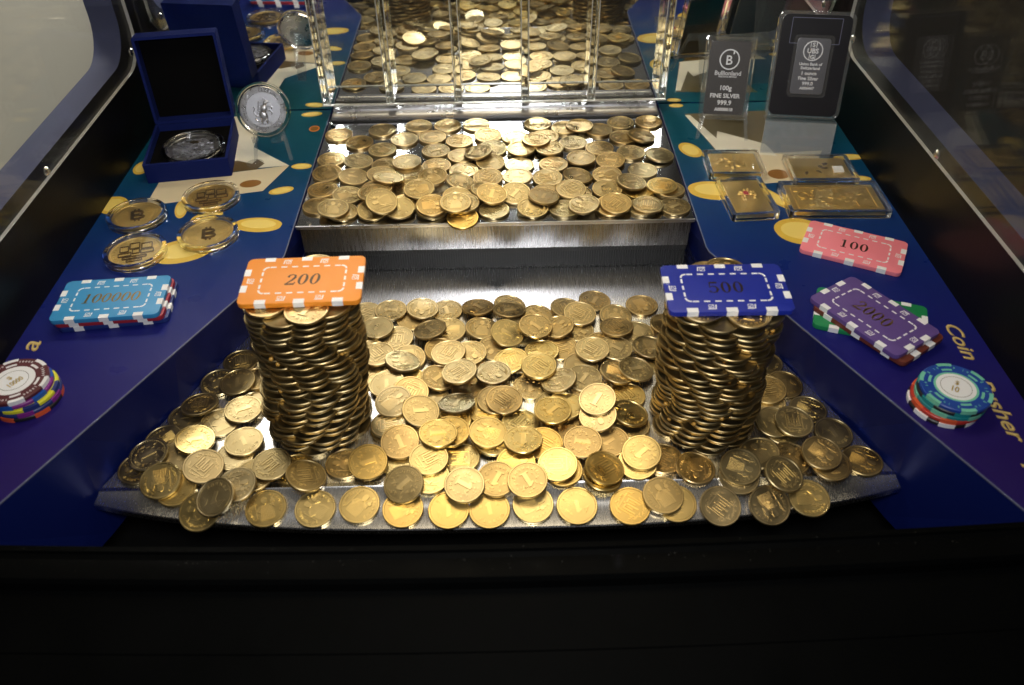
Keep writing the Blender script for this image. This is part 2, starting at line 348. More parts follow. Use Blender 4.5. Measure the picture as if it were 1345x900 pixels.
for a in ((174, -94, 9, 14, .35), (181, -161.5, 21, 13, -.12, 0, 3), (228, -176, 6, 20, .5), (236, -224, 20, 17, -.2, 0, 2), (310, -112, 14, 5, 0), (306, -149, 11, 5, 0), (176, -6, 7, 4, 0)):
    pcoin(deckR, *a)
def poly(d, name, pts, mat, z): G().prism(pts, .8, z).build(name, mat, d)
poly(deckL, 'printed_chest', [(-287, -170), (-195, -150), (-180.5, -108), (-287, -132)], 'cream', .92)
poly(deckL, 'printed_chest_lid', [(-254, -12), (-224, -12), (-219, -74), (-181, -108), (-226, -114), (-254, -110)], 'cream2', .90)
poly(deckL, 'printed_treasure', [(-252, -122), (-208, -114), (-203, -104), (-211, -96), (-214, -104), (-228, -98), (-252, -104)], 'pdark', .97)
poly(deckL, 'printed_seal', ell(-208, -138, 9, 6, .2), 'pbrown', .98)
poly(deckR, 'printed_chest', [(181, -24), (262, -20), (238, -92), (196, -95)], 'olive', .90)
poly(deckR, 'printed_chest_edge', [(181, -27), (186, -27), (205, -84), (197, -95)], 'cream2', .96)
poly(deckR, 'printed_chest_lid', [(205, -60), (243, -86), (248, -108), (196, -96)], 'cream2', .94)
poly(deckR, 'printed_chest_front', [(214, -104), (290, -100), (262, -150), (222, -154)], 'cream', .92)
poly(deckR, 'printed_seal', ell(241, -139, 9, 8, 0), 'pbrown', .97)
poly(deckR, 'printed_treasure', [(200, -97), (232, -103), (222, -110), (204, -106)], 'pdark', .98)
# lettering along the outer edges
def deck_word(d, body, x, y, rz, size, name='gold_lettering'):
    g = G(); v, fs = text(body, size, .05, .25, .35, 3); g.add(v, fs, T_(x, y, .86) @ RZ(rz) @ Matrix.Diagonal((1.18, .86, 1, 1))); o = g.build(name, 'goldprint', d)
    g = G(); v, fs = text(body, size, .05, .25, -.15, 3); g.add(v, fs, T_(x-.25, y+.25, .93) @ RZ(rz) @ Matrix.Diagonal((1.18, .86, 1, 1))); g.build('letter_face', 'goldprint2', o)
deck_word(deckR, 'Coin', 304.6, -356, -math.pi/2-.02, 15.5)
deck_word(deckR, 'Pusher', 301.8, -417, -math.pi/2-.02, 15.5)
deck_word(deckR, 'H', 298.5, -466, -math.pi/2-.02, 15.5)
deck_word(deckL, 'a', -307.4, -341.5, math.pi/2, 21)
# back mirror
mir = struct(G().box(-319, 319, 0, 3, -60, 330).build('wall_mirror', 'mirror'))
# side walls with a round-cornered window opening
def window_wall(side):
    sx = -1 if side == 'left' else 1
    def outline(zb, yb, rad, y1=-481, zt=420):       # L shaped frame: (y,z) polygon
        p = [(2, -95), (2, zt), (yb, zt)]
        for i in range(9):
            a = math.radians(90*i/8); p.append((yb-rad+rad*math.cos(a), zb+rad-rad*math.sin(a)))
        return p+[(y1, zb), (y1, -95)]
    pts = outline(75, -41, 34)
    n = len(pts); x0, x1 = sx*319.6, sx*343.0
    v = [(x0, y, z) for y, z in pts]+[(x1, y, z) for y, z in pts]
    g = G().add(v, [tuple(range(n)), tuple(range(2*n-1, n-1, -1))]+[(i, (i+1) % n, n+(i+1) % n, n+i) for i in range(n) if not 2 <= i <= n-3])
    o = g.build('wall_'+side, 'black'); struct(o)
    e = G().add(v, [(i, (i+1) % n, n+(i+1) % n, n+i) for i in range(2, n-2)]); e.build('window_reveal', 'trimblue', o, smooth=.6)
    # acrylic window sheet laid over the opening on the inside
    def sh(zb, yb, rad, y1=-480, zt=419):
        p = [(yb, zt)]
        for i in range(9):
            a = math.radians(90*i/8); p.append((yb-rad+rad*math.cos(a), zb+rad-rad*math.sin(a)))
        return p+[(y1, zb), (y1, zt)]
    q = sh(63, -23, 30); n = len(q); xa, xb = sx*319.4, sx*316.4
    t = empty('window_pane', (sx*318, -300, 63))
    v = [(xa, y, z) for y, z in q]+[(xb, y, z) for y, z in q]
    w = G().add(v, [tuple(range(n)), tuple(range(2*n-1, n-1, -1))]).build('sheet', 'acrylic', t)
    ed = G().add(v, [(i, (i+1) % n, n+(i+1) % n, n+i) for i in range(n-3+1)]).build('cut_edge', 'edgelight', t, smooth=.6)
    for c in (w, ed): c.matrix_parent_inverse = t.matrix_basis.inverted()
    for y, z in ((-232, 69.2), (-42.5, 78.0), (-420, 69.2)):
        s_ = G().lathe([(0, 0), (3.4, 0), (3.2, .9), (2.2, 1.9), (1.0, 2.2), (.9, 1.3), (0, 1.3)], 14)
        k = s_.build('screw', 'screw', t, smooth=.5); k.matrix_parent_inverse = t.matrix_basis.inverted()
        k.location = Vector((xb, y, z))*S; k.rotation_euler = (0, -sx*math.pi/2, 0)
    tag(t, 'clear acrylic window sheet screwed to the %s black side wall' % side, 'window pane', 'side window panes')
M['edgelight'] = P('acrylic_edge_and_glint', (.42, .42, .41), .25, 0, .6)
window_wall('left'); window_wall('right')
# cabinet front rail, slightly bowed
prof = [(0, 0), (-3.6, .5), (-4.2, -1.0), (-8, -2.2), (-9, 0.6), (-15, 1.6), (-21, 1.0), (-22.5, -1.5), (-23, -7), (-48, -11), (-55.2, -12), (-55.6, -13), (-56.0, -12), (-140, -24), (-140, -95), (0, -95)]
g = G(); n = 24; v = []; m_ = len(prof)
for i in range(n+1):
    x = -470+940*i/n; by = -506.5+6.5*min(1.25, (x/270)**2)
    v += [(x, by+a*.94, 4+b) for a, b in prof]
fs = [(i*m_+k, i*m_+k+1, (i+1)*m_+k+1, (i+1)*m_+k) for i in range(n) for k in range(m_-1)]
fs += [tuple(range(m_)), tuple(range(n*m_+m_-1, n*m_-1, -1))]
rail = g.add(v, fs).build('front_rail', 'rail', None, smooth=.4)
g = G(); rr = random.Random(31)
for i in range(90):
    x = rr.uniform(-300, 300); d = rr.choice((-2.2, -9.6, -9.2, -10, -12, -15)) + rr.gauss(0, .5); by = -506.5+6.5*(x/270)**2; q_ = rr.uniform(.06, .2)
    zz = 4+(.55 if d > -3.8 else 1.0 if d > -10.5 else 1.5)
    g.box(-q_*rr.uniform(.8, 2.6), q_, -q_, q_*.6, 0, .12, T_(x, by+d, zz) @ RZ(rr.uniform(0, 3)))
dust = g.build('dust_flecks', 'dust', rail); dust['kind'] = 'stuff'
tag(rail, 'long black grooved rail along the front of the cabinet', 'rail')

# ------------------------------------------------------------------ pusher shelf, wiper, coin chute
ps = empty('pusher_shelf', (0, -100, ZP))
def kid(o, p): o.matrix_parent_inverse = p.matrix_basis.inverted(); return o
kid(G().box(-158, 158, -203, -1, -1.6, 0).build('top_plate', 'steel', ps, bevel=.4), ps)
kid(G().box(-158.3, 158.3, -204.6, -203.05, -2.6, .25).build('front_edge', 'alu', ps, bevel=.5), ps)
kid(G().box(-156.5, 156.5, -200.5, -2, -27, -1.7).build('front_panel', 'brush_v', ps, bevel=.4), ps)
kid(G().box(-156, 156, -198, -4, -33, -27.1).build('brush_holder', 'rubber', ps, bevel=.5), ps)
g = G()
for i in range(156): g.box(-155.5+i*2, -154.3+i*2, -197.6, -195.6, ZP+.4, -33.1, T_() )
for i in range(110): g.box(-155+i*2.83, -153.6+i*2.83, -198.6, -198.05, -32, -28.5)
b = kid(g.build('bristles', 'rubber', ps), ps); b['kind'] = 'stuff'
kid(G().box(-156, 156, -195.4, -194, ZP+.2, -33.1).build('brush_backing', 'rubber', ps), ps)
for sx in (-1, 1): kid(G().lathe([(0, 0), (2.2, 0), (2, .5), (0, .7)], 12).build('rivet', 'screw', ps, smooth=.5), ps).location = Vector((sx*148, -199.5, .02))*S
tag(ps, 'flat steel pusher shelf with brushed front and black brush strip', 'shelf')
wp = empty('wiper_bar', (0, -15, 3))
profile = [(-4, .4), (-4, 6.2), (-8, 7.2), (-13.2, 6.6), (-13.8, 5.0), (-16, 4.7), (-17, 5.6), (-22, 5.3), (-24.5, 3.9), (-25, .9), (-25, .4)]
g = G(); n = len(profile); v = [(-155, a, b_) for a, b_ in profile]+[(155, a, b_) for a, b_ in profile]
g.add(v, [tuple(range(n)), tuple(range(2*n-1, n-1, -1))]+[(i, n+i, n+(i+1) % n, (i+1) % n) for i in range(n)])
kid(g.build('extrusion', 'alu', wp, smooth=.5), wp)
kid(G().box(-155, 155, -27.2, -25.1, .2, 1.6).build('rubber_lip', 'rubber', wp), wp)
kid(G().box(-155, 155, -3.8, -.6, .4, 7.6).build('rubber_seal', 'rubber', wp), wp)
tag(wp, 'grooved aluminium wiper bar across the back of the steel shelf', 'wiper')
ch = empty('coin_chute', (0, -15, 14.6))
FX = [-159, -98.5, -34.2, 29.0, 91.5, 158.2]
for x in FX: kid(G().box(x-3.6, x+3.6, -18.4, -1.2, 14.6, 330).build('divider', 'acrylicglass', ch, bevel=.4), ch)
for x in FX:  # thin pale strips added as painted glints on the divider corners
    for dx in (-3.35, 3.35): kid(G().box(x+dx-.45, x+dx+.45, -18.58, -18.42, 15.1, 330).build('edge_glint', 'edgelight', ch), ch)
kid(G().box(-162.6, 161.8, -21.6, -18.6, 14.6, 330).build('front_sheet', 'acrylic', ch), ch)
kid(G().box(-162.6, 161.8, -21.8, -18.5, 14.0, 15.0).build('bottom_edge', 'edgelight', ch), ch)
tag(ch, 'clear acrylic coin chute with six upright dividers before the mirror', 'coin chute')

# ------------------------------------------------------------------ coins
def coin_body(g, n=44):
    g.lathe([(0, .2), (11.6, .2), (11.9, 0), (12.6, 0), (13, .35), (13, 1.9), (12.6, 2.25), (11.9, 2.25), (11.6, 1.92), (0, 1.92)], n)
def leaf(g, x, y, a, l, w, z): g.prism([(l/2, 0), (l*.1, w/2), (-l/2, 0), (l*.1, -w/2)], z, z+.32, T_(x, y, 0) @ RZ(a))
coin_meshes = []
def relief_one():
    g = G(); coin_body(g); z = 1.90
    g.prism([(-1.5, -4.6), (1.5, -4.6), (1.5, 5.4), (-.2, 5.4), (-3.0, 3.3), (-2.3, 2.1), (-1.5, 2.7)], z, z+.50); g.prism([(-3, -5.4), (3, -5.4), (3, -4.5), (-3, -4.5)], z, z+.50)
    arc_text(g, 'ГРИВНЯ', 2.7, 8.7, math.radians(-140), math.radians(-40), z, .38, True, .08)
    rr = random.Random(3)
    for s_ in (-1, 1):
        for i in range(16):
            a = rr.uniform(-.6, 1.5); d = rr.uniform(5.2, 9.6)
            leaf(g, s_*d*math.cos(a), d*math.sin(a), rr.uniform(0, 6), rr.uniform(1.6, 3), rr.uniform(.6, 1.1), z)
    for i in range(48):
        a = 2*math.pi*i/48; g.box(-.22, .22, -.22, .22, z, z+.3, T_(11.0*math.cos(a), 11.0*math.sin(a), 0))
    return g
def relief_crest():
    g = G(); coin_body(g); z = 1.90
    for x, y0, y1, w in ((-3.6, -3, 5.2, 1.0), (3.6, -3, 5.2, 1.0), (0, -4.6, 5.7, 1.1), (-1.8, -2.2, 2.6, .7), (1.8, -2.2, 2.6, .7)): g.box(x-w/2, x+w/2, y0, y1, z, z+.50)
    g.box(-4.1, 4.1, -3.5, -2.6, z, z+.50); g.box(-5.6, 5.6, -6.2, -5.6, z, z+.4); g.box(-5.6, -5.1, -5.6, 6.2, z, z+.4); g.box(5.1, 5.6, -5.6, 6.2, z, z+.4)
    rr = random.Random(5)
    for i in range(34):
        a = math.radians(20+140*i/33) if i % 2 else math.radians(200+140*i/33); d = rr.uniform(7.7, 9.4)
        leaf(g, d*math.cos(a), d*math.sin(a), a+rr.uniform(.9, 2.2), 2.7, .9, z)
    arc_text(g, 'УКРАЇНА', 2.0, 9.3, math.radians(150), math.radians(30), z, .36, False, .05)
    return g
def relief_figure():
    g = G(); coin_body(g); z = 1.90
    g.prism([(-4.6, -8), (4.6, -8), (5.0, -3), (3.4, 2.6), (1.2, 3.6), (-1.2, 3.6), (-3.4, 2.6), (-5.0, -3)], z, z+.2)
    for i in range(8): x = -3.8+i*1.08; ribbon(g, [(x, -7.8), (x*.9+.2, -3), (x*.55, 2.4)], .45, z+.1, z+.42)
    g.prism(ell(0, 5.4, 1.8, 2.2), z, z+.5); g.prism(ell(0, 4.2, 1.4, 1.3), z, z+.62); g.prism([(-1.9, 6.4), (1.9, 6.4), (1.4, 7.6), (0, 8.2), (-1.4, 7.6)], z, z+.6)
    ribbon(g, [(-3.2, 2.2), (-5.4, -.6), (-3.0, -2.4)], 1.3, z, z+.5); ribbon(g, [(3.2, 2.2), (5.2, .2), (4.6, 2.8)], 1.2, z, z+.5)
    g.box(3.6, 6.2, 3.0, 5.0, z, z+.5); g.box(4.4, 5.4, 5.0, 6.6, z, z+.5); ribbon(g, [(-6.0, -6), (-6.0, 6.5)], .5, z, z+.4); ribbon(g, [(-7.2, 4.6), (-4.8, 4.6)], .5, z, z+.4)
    arc_text(g, 'ВОЛОДИМИР', 2.1, 9.5, math.radians(222), math.radians(120), z, .36, False, .05); arc_text(g, 'ВЕЛИКИЙ', 2.1, 9.5, math.radians(62), math.radians(-25), z, .36, False, .05)
    return g
def relief_worn():
    g = G(); coin_body(g); z = 1.90
    arc_text(g, 'ГРИВНЯ', 2.6, 8.7, math.radians(-140), math.radians(-40), z-.06, .3, True, .06)
    g.lathe([(10.6, 0), (10.9, 0), (10.9, .18), (10.6, .18)], 40, T_(0, 0, z), True)
    g.prism([(-1.3, -3.8), (1.3, -3.8), (1.3, 5.0), (-.2, 5.0), (-2.6, 3.0), (-2.0, 2.0), (-1.3, 2.5)], z-.05, z+.2)
    for i in range(9): ribbon(g, [(-8+i*.4, 1+i*.6), (-4.2, 2.2+i*.45)], .35, z, z+.2); ribbon(g, [(8-i*.4, 1+i*.6), (4.2, 2.2+i*.45)], .35, z, z+.2)
    return g
for nm, fn in (('one', relief_one), ('crest', relief_crest), ('figure', relief_figure), ('worn_shade', relief_worn)):
    o = fn().build('coin_'+nm, 'coin_n', None, smooth=.55); coin_meshes.append(o.data); bpy.data.objects.remove(o)
o = G().lathe([(0, .15), (11.8, .15), (12.2, 0), (12.7, 0), (13, .3), (13, 2.1), (12.7, 2.4), (12.2, 2.4), (11.8, 2.2), (0, 2.2)], 30).build('coin_plain', 'coin_t', None, smooth=.55); coin_plain = o.data; bpy.data.objects.remove(o)
def place_coin(name, me, mat, x, y, z, a=0, b=0, spin=0, parent=None):
    o = bpy.data.objects.new(name, me); C.objects.link(o)
    nrm = Vector((-a, -b, 1)).normalized(); q = Vector((0, 0, 1)).rotation_difference(nrm)
    o.rotation_mode = 'QUATERNION'; o.rotation_quaternion = q @ Matrix.Rotation(spin, 3, 'Z').to_quaternion(); o.location = Vector((x, y, z))*S
    o.material_slots[0].link = 'OBJECT'; o.material_slots[0].material = M[mat]
    if parent: o.parent = parent
    return o
COINS = [
(-144.5, -54.7, 0.03, 0.0, 0.0, 1.48, 2, 'n', 'u', 'gold coin on the upper steel shelf, back row, first from the left'),
(-105.1, -47.3, 0.03, 0.0, 0.0, 0.65, 3, 'n', 'u', 'gold coin on the upper steel shelf, back row, third from the left'),
(-123.6, -70.2, 0.03, 0.0, 0.0, 2.49, 2, 'n', 'u', 'gold coin on the upper steel shelf, back row, second from the left'),
(-101.4, -84.6, 0.03, 0.0, 0.0, 0.97, 2, 'n', 'u', 'gold coin on the upper steel shelf, second row, third from the left'),
(-83.1, -66.0, 0.03, 0.0, 0.0, 0.42, 3, 'n', 'u', 'gold coin on the upper steel shelf, back row, fourth from the left'),
(-71.7, -40.5, 0.03, 0.0, 0.0, 2.52, 3, 'n', 'u', 'gold coin on the upper steel shelf, back row, fifth from the left'),
(-44.5, -40.5, 0.03, 0.0, 0.0, 5.76, 2, 'n', 'u', 'gold coin on the upper steel shelf, back row, seventh from the left'),
(-17.5, -40.5, 0.03, 0.0, 0.0, 5.03, 3, 'n', 'u', 'gold coin on the upper steel shelf, back row, eighth from the left'),
(-57.5, -62.9, 0.03, 0.0, 0.0, 4.81, 3, 'n', 'u', 'gold coin on the upper steel shelf, back row, sixth from the left'),
(-32.4, -70.9, 0.03, 0.0, 0.0, 1.39, 1, 'n', 'u', 'gold coin on the upper steel shelf, second row, sixth from the left'),
(-6.4, -63.1, 1.19, -0.042, 0.081, 3.37, 1, 'n', 'u', 'gold coin on the upper steel shelf, back row, ninth from the left'),
(-144.5, -100.4, 0.03, 0.0, 0.0, 1.74, 1, 'n', 'u', 'gold coin on the upper steel shelf, second row, first from the left'),
(-120.0, -106.5, 1.19, -0.091, 0.008, 1.08, 2, 'n', 'u', 'gold coin on the upper steel shelf, second row, second from the left'),
(-144.5, -125.7, 1.15, 0.0, 0.091, 0.67, 2, 'n', 'u', 'gold coin on the upper steel shelf, middle row, second from the left'),
(-121.0, -133.5, 1.69, -0.119, 0.045, 1.35, 3, 'n', 'u', 'gold coin on the upper steel shelf, middle row, third from the left'),
(-144.5, -151.0, 0.03, 0.0, 0.0, 5.82, 1, 'n', 'u', 'gold coin on the upper steel shelf, middle row, first from the left'),
(-122.2, -162.1, 1.2, -0.081, 0.041, 5.21, 2, 'n', 'u', 'gold coin on the upper steel shelf, fourth row, second from the left'),
(-53.2, -88.1, 0.03, 0.0, 0.0, 5.07, 0, 'n', 'u', 'gold coin on the upper steel shelf, second row, fifth from the left'),
(-51.2, -114.9, 0.03, 0.0, 0.0, 5.03, 2, 'n', 'u', 'gold coin on the upper steel shelf, middle row, ninth from the left'),
(-2.3, -87.9, 1.22, -0.016, 0.092, 1.21, 2, 'n', 'u', 'gold coin on the upper steel shelf, second row, tenth from the left'),
(-4.0, -113.0, 1.21, 0.001, 0.094, 1.95, 3, 'n', 'u', 'gold coin on the upper steel shelf, second row, ninth from the left'),
(-27.3, -123.6, 0.03, 0.0, 0.0, 3.94, 2, 'n', 'u', 'gold coin on the upper steel shelf, middle row, eleventh from the left'),
(-95.3, -112.6, 0.03, 0.0, 0.0, 4.6, 2, 'n', 'u', 'gold coin on the upper steel shelf, second row, fourth from the left'),
(-73.8, -126.4, 2.31, 0.0, 0.0, 5.37, 2, 'n', 'u', 'gold coin on the upper steel shelf, middle row, seventh from the left'),
(-29.8, -98.3, 0.03, 0.0, 0.0, 5.53, 3, 'n', 'u', 'gold coin on the upper steel shelf, second row, seventh from the left'),
(-52.7, -140.2, 4.41, 0.028, 0.088, 0.54, 2, 'n', 'u', 'gold coin on the upper steel shelf, middle row, eighth from the left'),
(-96.2, -137.9, 5.51, -0.091, 0.031, 3.8, 3, 'n', 'u', 'gold coin on the upper steel shelf, middle row, fourth from the left'),
(-73.5, -154.0, 2.96, 0.167, 0.167, 4.22, 1, 'n', 'u', 'gold coin on the upper steel shelf, fourth row, fifth from the left'),
(-29.2, -148.8, 3.8, -0.263, 0.006, 3.18, 2, 'n', 'u', 'gold coin on the upper steel shelf, middle row, tenth from the left'),
(-6.2, -138.0, 1.18, 0.001, 0.092, 1.12, 1, 'n', 'u', 'gold coin on the upper steel shelf, middle row, twelfth from the left'),
(-144.5, -176.3, 0.03, 0.0, 0.0, 2.97, 3, 'n', 'u', 'gold coin on the upper steel shelf, fourth row, first from the left'),
(-123.1, -187.5, 1.24, -0.083, 0.041, 0.56, 2, 'n', 'u', 'gold coin on the upper steel shelf, front row, second from the left'),
(-74.9, -179.2, 1.64, 0.004, 0.123, 5.87, 1, 'n', 'u', 'gold coin on the upper steel shelf, front row, sixth from the left'),
(-98.3, -187.5, 2.7, -0.001, 0.196, 5.44, 3, 'd', 'u', 'dull brass coin on the upper steel shelf, front row, third from the left'),
(-51.5, -187.5, 1.9, -0.123, 0.081, 3.44, 3, 'd', 'u', 'dull brass coin on the upper steel shelf, front row, seventh from the left'),
(-97.0, -162.9, 7.57, 0.0, 0.0, 1.89, 3, 'n', 'u', 'gold coin on the upper steel shelf, fourth row, third from the left'),
(-30.8, -174.0, 3.72, -0.156, 0.232, 5.71, 3, 'n', 'u', 'gold coin on the upper steel shelf, fourth row, seventh from the left'),
(-8.4, -163.1, 3.15, -0.236, -0.031, 3.59, 3, 'n', 'u', 'gold coin on the upper steel shelf, fourth row, ninth from the left'),
(-1.4, -187.5, 0.03, 0.0, 0.0, 5.54, 1, 'd', 'u', 'dull brass coin on the upper steel shelf, front row, twelfth from the left'),
(-26.1, -199.0, 0.71, 0.0, 0.17, 5.33, 2, 'b', 'u', 'bright gold coin on the upper steel shelf, front row, tenth from the left'),
(39.9, -40.5, 0.03, 0.0, 0.0, 3.19, 2, 'n', 'u', 'gold coin on the upper steel shelf, back row, eleventh from the left'),
(65.0, -49.2, 0.03, 0.0, 0.0, 2.6, 3, 'n', 'u', 'gold coin on the upper steel shelf, back row, thirteenth from the left'),
(96.0, -54.6, 0.03, 0.0, 0.0, 3.76, 3, 'n', 'u', 'gold coin on the upper steel shelf, back row, fifteenth from the left'),
(117.8, -41.0, 0.03, 0.0, 0.0, 2.71, 2, 'n', 'u', 'gold coin on the upper steel shelf, back row, sixteenth from the left'),
(144.1, -40.5, 0.03, 0.0, 0.0, 1.01, 0, 'n', 'u', 'gold coin on the upper steel shelf, back row, nineteenth from the left'),
(117.0, -69.1, 0.03, 0.0, 0.0, 1.92, 2, 'n', 'u', 'gold coin on the upper steel shelf, back row, seventeenth from the left'),
(18.9, -66.4, 0.03, 0.0, 0.0, 5.1, 3, 'n', 'u', 'gold coin on the upper steel shelf, back row, tenth from the left'),
(45.7, -65.9, 0.03, 0.0, 0.0, 0.27, 2, 'n', 'u', 'gold coin on the upper steel shelf, back row, twelfth from the left'),
(70.4, -78.5, 0.03, 0.0, 0.0, 0.29, 1, 'n', 'u', 'gold coin on the upper steel shelf, second row, fourteenth from the left'),
(48.4, -91.2, 2.31, 0.0, 0.0, 3.93, 2, 'n', 'u', 'gold coin on the upper steel shelf, second row, thirteenth from the left'),
(22.9, -91.5, 2.31, 0.0, 0.0, 1.76, 3, 'n', 'u', 'gold coin on the upper steel shelf, second row, eleventh from the left'),
(93.5, -89.1, 0.03, 0.0, 0.0, 3.36, 0, 'n', 'u', 'gold coin on the upper steel shelf, second row, sixteenth from the left'),
(120.4, -98.0, 0.03, 0.0, 0.0, 2.96, 0, 'n', 'u', 'gold coin on the upper steel shelf, second row, eighteenth from the left'),
(144.5, -105.0, 1.22, -0.095, -0.0, 2.15, 3, 'n', 'u', 'gold coin on the upper steel shelf, second row, nineteenth from the left'),
(21.2, -116.8, 0.03, 0.0, 0.0, 6.26, 3, 'n', 'u', 'gold coin on the upper steel shelf, middle row, fourteenth from the left'),
(50.6, -116.4, 0.03, 0.0, 0.0, 1.23, 2, 'n', 'u', 'gold coin on the upper steel shelf, middle row, sixteenth from the left'),
(75.2, -110.1, 2.31, 0.0, 0.0, 2.59, 3, 'n', 'u', 'gold coin on the upper steel shelf, second row, fifteenth from the left'),
(100.5, -113.5, 1.38, 0.039, 0.091, 1.27, 0, 'n', 'u', 'gold coin on the upper steel shelf, second row, seventeenth from the left'),
(126.4, -129.6, 0.03, 0.0, 0.0, 3.97, 3, 'n', 'u', 'gold coin on the upper steel shelf, middle row, nineteenth from the left'),
(44.3, -140.8, 1.18, 0.027, 0.087, 1.74, 1, 'n', 'u', 'gold coin on the upper steel shelf, middle row, fifteenth from the left'),
(69.6, -139.4, 1.92, -0.152, -0.002, 2.23, 3, 'n', 'u', 'gold coin on the upper steel shelf, middle row, seventeenth from the left'),
(18.9, -141.8, 3.39, 0.0, 0.0, 4.69, 3, 'n', 'u', 'gold coin on the upper steel shelf, middle row, thirteenth from the left'),
(95.1, -137.9, 1.28, 0.037, 0.091, 2.01, 2, 'n', 'u', 'gold coin on the upper steel shelf, middle row, eighteenth from the left'),
(67.3, -164.8, 0.03, 0.0, 0.0, 3.51, 1, 'n', 'u', 'gold coin on the upper steel shelf, fourth row, fourteenth from the left'),
(16.3, -166.8, 2.85, 0.002, 0.23, 5.68, 0, 'n', 'u', 'gold coin on the upper steel shelf, fourth row, tenth from the left'),
(118.2, -161.8, 0.03, 0.0, 0.0, 0.63, 3, 'b', 'u', 'bright gold coin on the upper steel shelf, fourth row, seventeenth from the left'),
(144.5, -161.4, 0.03, 0.0, 0.0, 0.39, 2, 'n', 'u', 'gold coin on the upper steel shelf, fourth row, nineteenth from the left'),
(92.6, -162.6, 2.73, 0.023, 0.094, 1.44, 3, 'n', 'u', 'gold coin on the upper steel shelf, fourth row, fifteenth from the left'),
(118.4, -187.5, 0.03, 0.0, 0.0, 4.81, 3, 'n', 'u', 'gold coin on the upper steel shelf, front row, eighteenth from the left'),
(42.0, -165.7, 1.2, -0.0, 0.096, 3.86, 3, 'n', 'u', 'gold coin on the upper steel shelf, fourth row, twelfth from the left'),
(92.8, -187.5, 1.98, 0.002, 0.154, 1.49, 3, 'n', 'u', 'gold coin on the upper steel shelf, front row, sixteenth from the left'),
(144.5, -187.5, 0.03, 0.0, 0.0, 2.08, 0, 'n', 'u', 'gold coin on the upper steel shelf, front row, twentieth from the left'),
(55.5, -187.5, 0.03, 0.0, 0.0, 1.11, 2, 'd', 'u', 'dull brass coin on the upper steel shelf, front row, fourteenth from the left'),
(30.0, -187.5, 1.57, -0.04, 0.114, 2.88, 2, 'n', 'u', 'gold coin on the upper steel shelf, front row, thirteenth from the left'),
(-77.5, -187.5, 4.17, -0.101, 0.193, 0.27, 3, 'd', 'u', 'dull brass coin on the upper steel shelf, front row, fifth from the left'),
(-25.5, -184.4, 5.43, -0.013, 0.088, 4.38, 1, 'n', 'u', 'gold coin on the upper steel shelf, front row, eleventh from the left'),
(-76.6, -115.3, 4.59, 0.0, 0.0, 5.63, 3, 'n', 'u', 'gold coin on the upper steel shelf, middle row, sixth from the left'),
(-15.0, -99.1, 4.01, 0.131, -0.018, 6.0, 2, 'n', 'u', 'gold coin on the upper steel shelf, second row, eighth from the left'),
(-89.2, -149.9, 9.37, -0.139, -0.167, 4.62, 3, 'n', 'u', 'gold coin on the upper steel shelf, middle row, fifth from the left'),
(-98.9, -173.6, 9.85, 0.0, 0.0, 6.03, 2, 'n', 'u', 'gold coin on the upper steel shelf, fourth row, fourth from the left'),
(-130.2, -186.6, 4.16, -0.083, 0.041, 0.11, 2, 'n', 'u', 'gold coin on the upper steel shelf, front row, first from the left'),
(-62.5, -164.7, 7.33, 0.004, 0.136, 1.81, 2, 'n', 'u', 'gold coin on the upper steel shelf, fourth row, sixth from the left'),
(-3.1, -172.0, 6.02, -0.143, 0.171, 6.07, 0, 'n', 'u', 'gold coin on the upper steel shelf, fourth row, eighth from the left'),
(-50.8, -187.5, 5.75, -0.027, 0.168, 4.87, 2, 'n', 'u', 'gold coin on the upper steel shelf, front row, eighth from the left'),
(78.4, -49.5, 2.31, 0.0, 0.0, 2.58, 3, 'n', 'u', 'gold coin on the upper steel shelf, back row, fourteenth from the left'),
(36.9, -79.0, 4.59, 0.0, 0.0, 5.92, 1, 'n', 'u', 'gold coin on the upper steel shelf, second row, twelfth from the left'),
(133.0, -70.2, 1.87, -0.147, 0.0, 3.9, 3, 'n', 'u', 'gold coin on the upper steel shelf, back row, eighteenth from the left'),
(62.3, -163.6, 3.62, -0.015, 0.102, 5.14, 1, 'n', 'u', 'gold coin on the upper steel shelf, fourth row, thirteenth from the left'),
(113.2, -155.0, 4.33, -0.16, -0.005, 1.84, 0, 'n', 'u', 'gold coin on the upper steel shelf, fourth row, sixteenth from the left'),
(138.5, -159.0, 2.31, 0.0, 0.0, 1.2, 1, 'b', 'u', 'bright gold coin on the upper steel shelf, fourth row, eighteenth from the left'),
(39.3, -174.9, 4.52, -0.106, -0.011, 2.79, 3, 'n', 'u', 'gold coin on the upper steel shelf, fourth row, eleventh from the left'),
(71.3, -187.5, 3.8, 0.107, 0.051, 0.86, 2, 'n', 'u', 'gold coin on the upper steel shelf, front row, fifteenth from the left'),
(96.8, -187.4, 4.31, 0.002, 0.154, 2.4, 1, 'n', 'u', 'gold coin on the upper steel shelf, front row, seventeenth from the left'),
(122.4, -187.5, 2.31, 0.0, 0.0, 6.04, 1, 'n', 'u', 'gold coin on the upper steel shelf, front row, nineteenth from the left'),
(-90.6, -187.5, 10.64, -0.188, 0.376, 2.08, 2, 'd', 'u', 'dull brass coin on the upper steel shelf, front row, fourth from the left'),
(-31.9, -187.5, 7.93, -0.033, 0.114, 0.06, 2, 'n', 'u', 'gold coin on the upper steel shelf, front row, ninth from the left'),
(-188.7, -307.7, -49.47, 0.0, 0.0, 0.28, 1, 'd', 'l', 'dull brass coin on the lower tray, second row from the back, first from the left'),
(-199.2, -330.5, -48.31, 0.03, 0.085, 1.06, 2, 'd', 'l', 'dull brass coin on the lower tray, third row from the back, first from the left'),
(-212.8, -362.5, -49.47, 0.0, 0.0, 4.92, 3, 'd', 'l', 'dull brass coin on the lower tray, fourth row from the back, first from the left'),
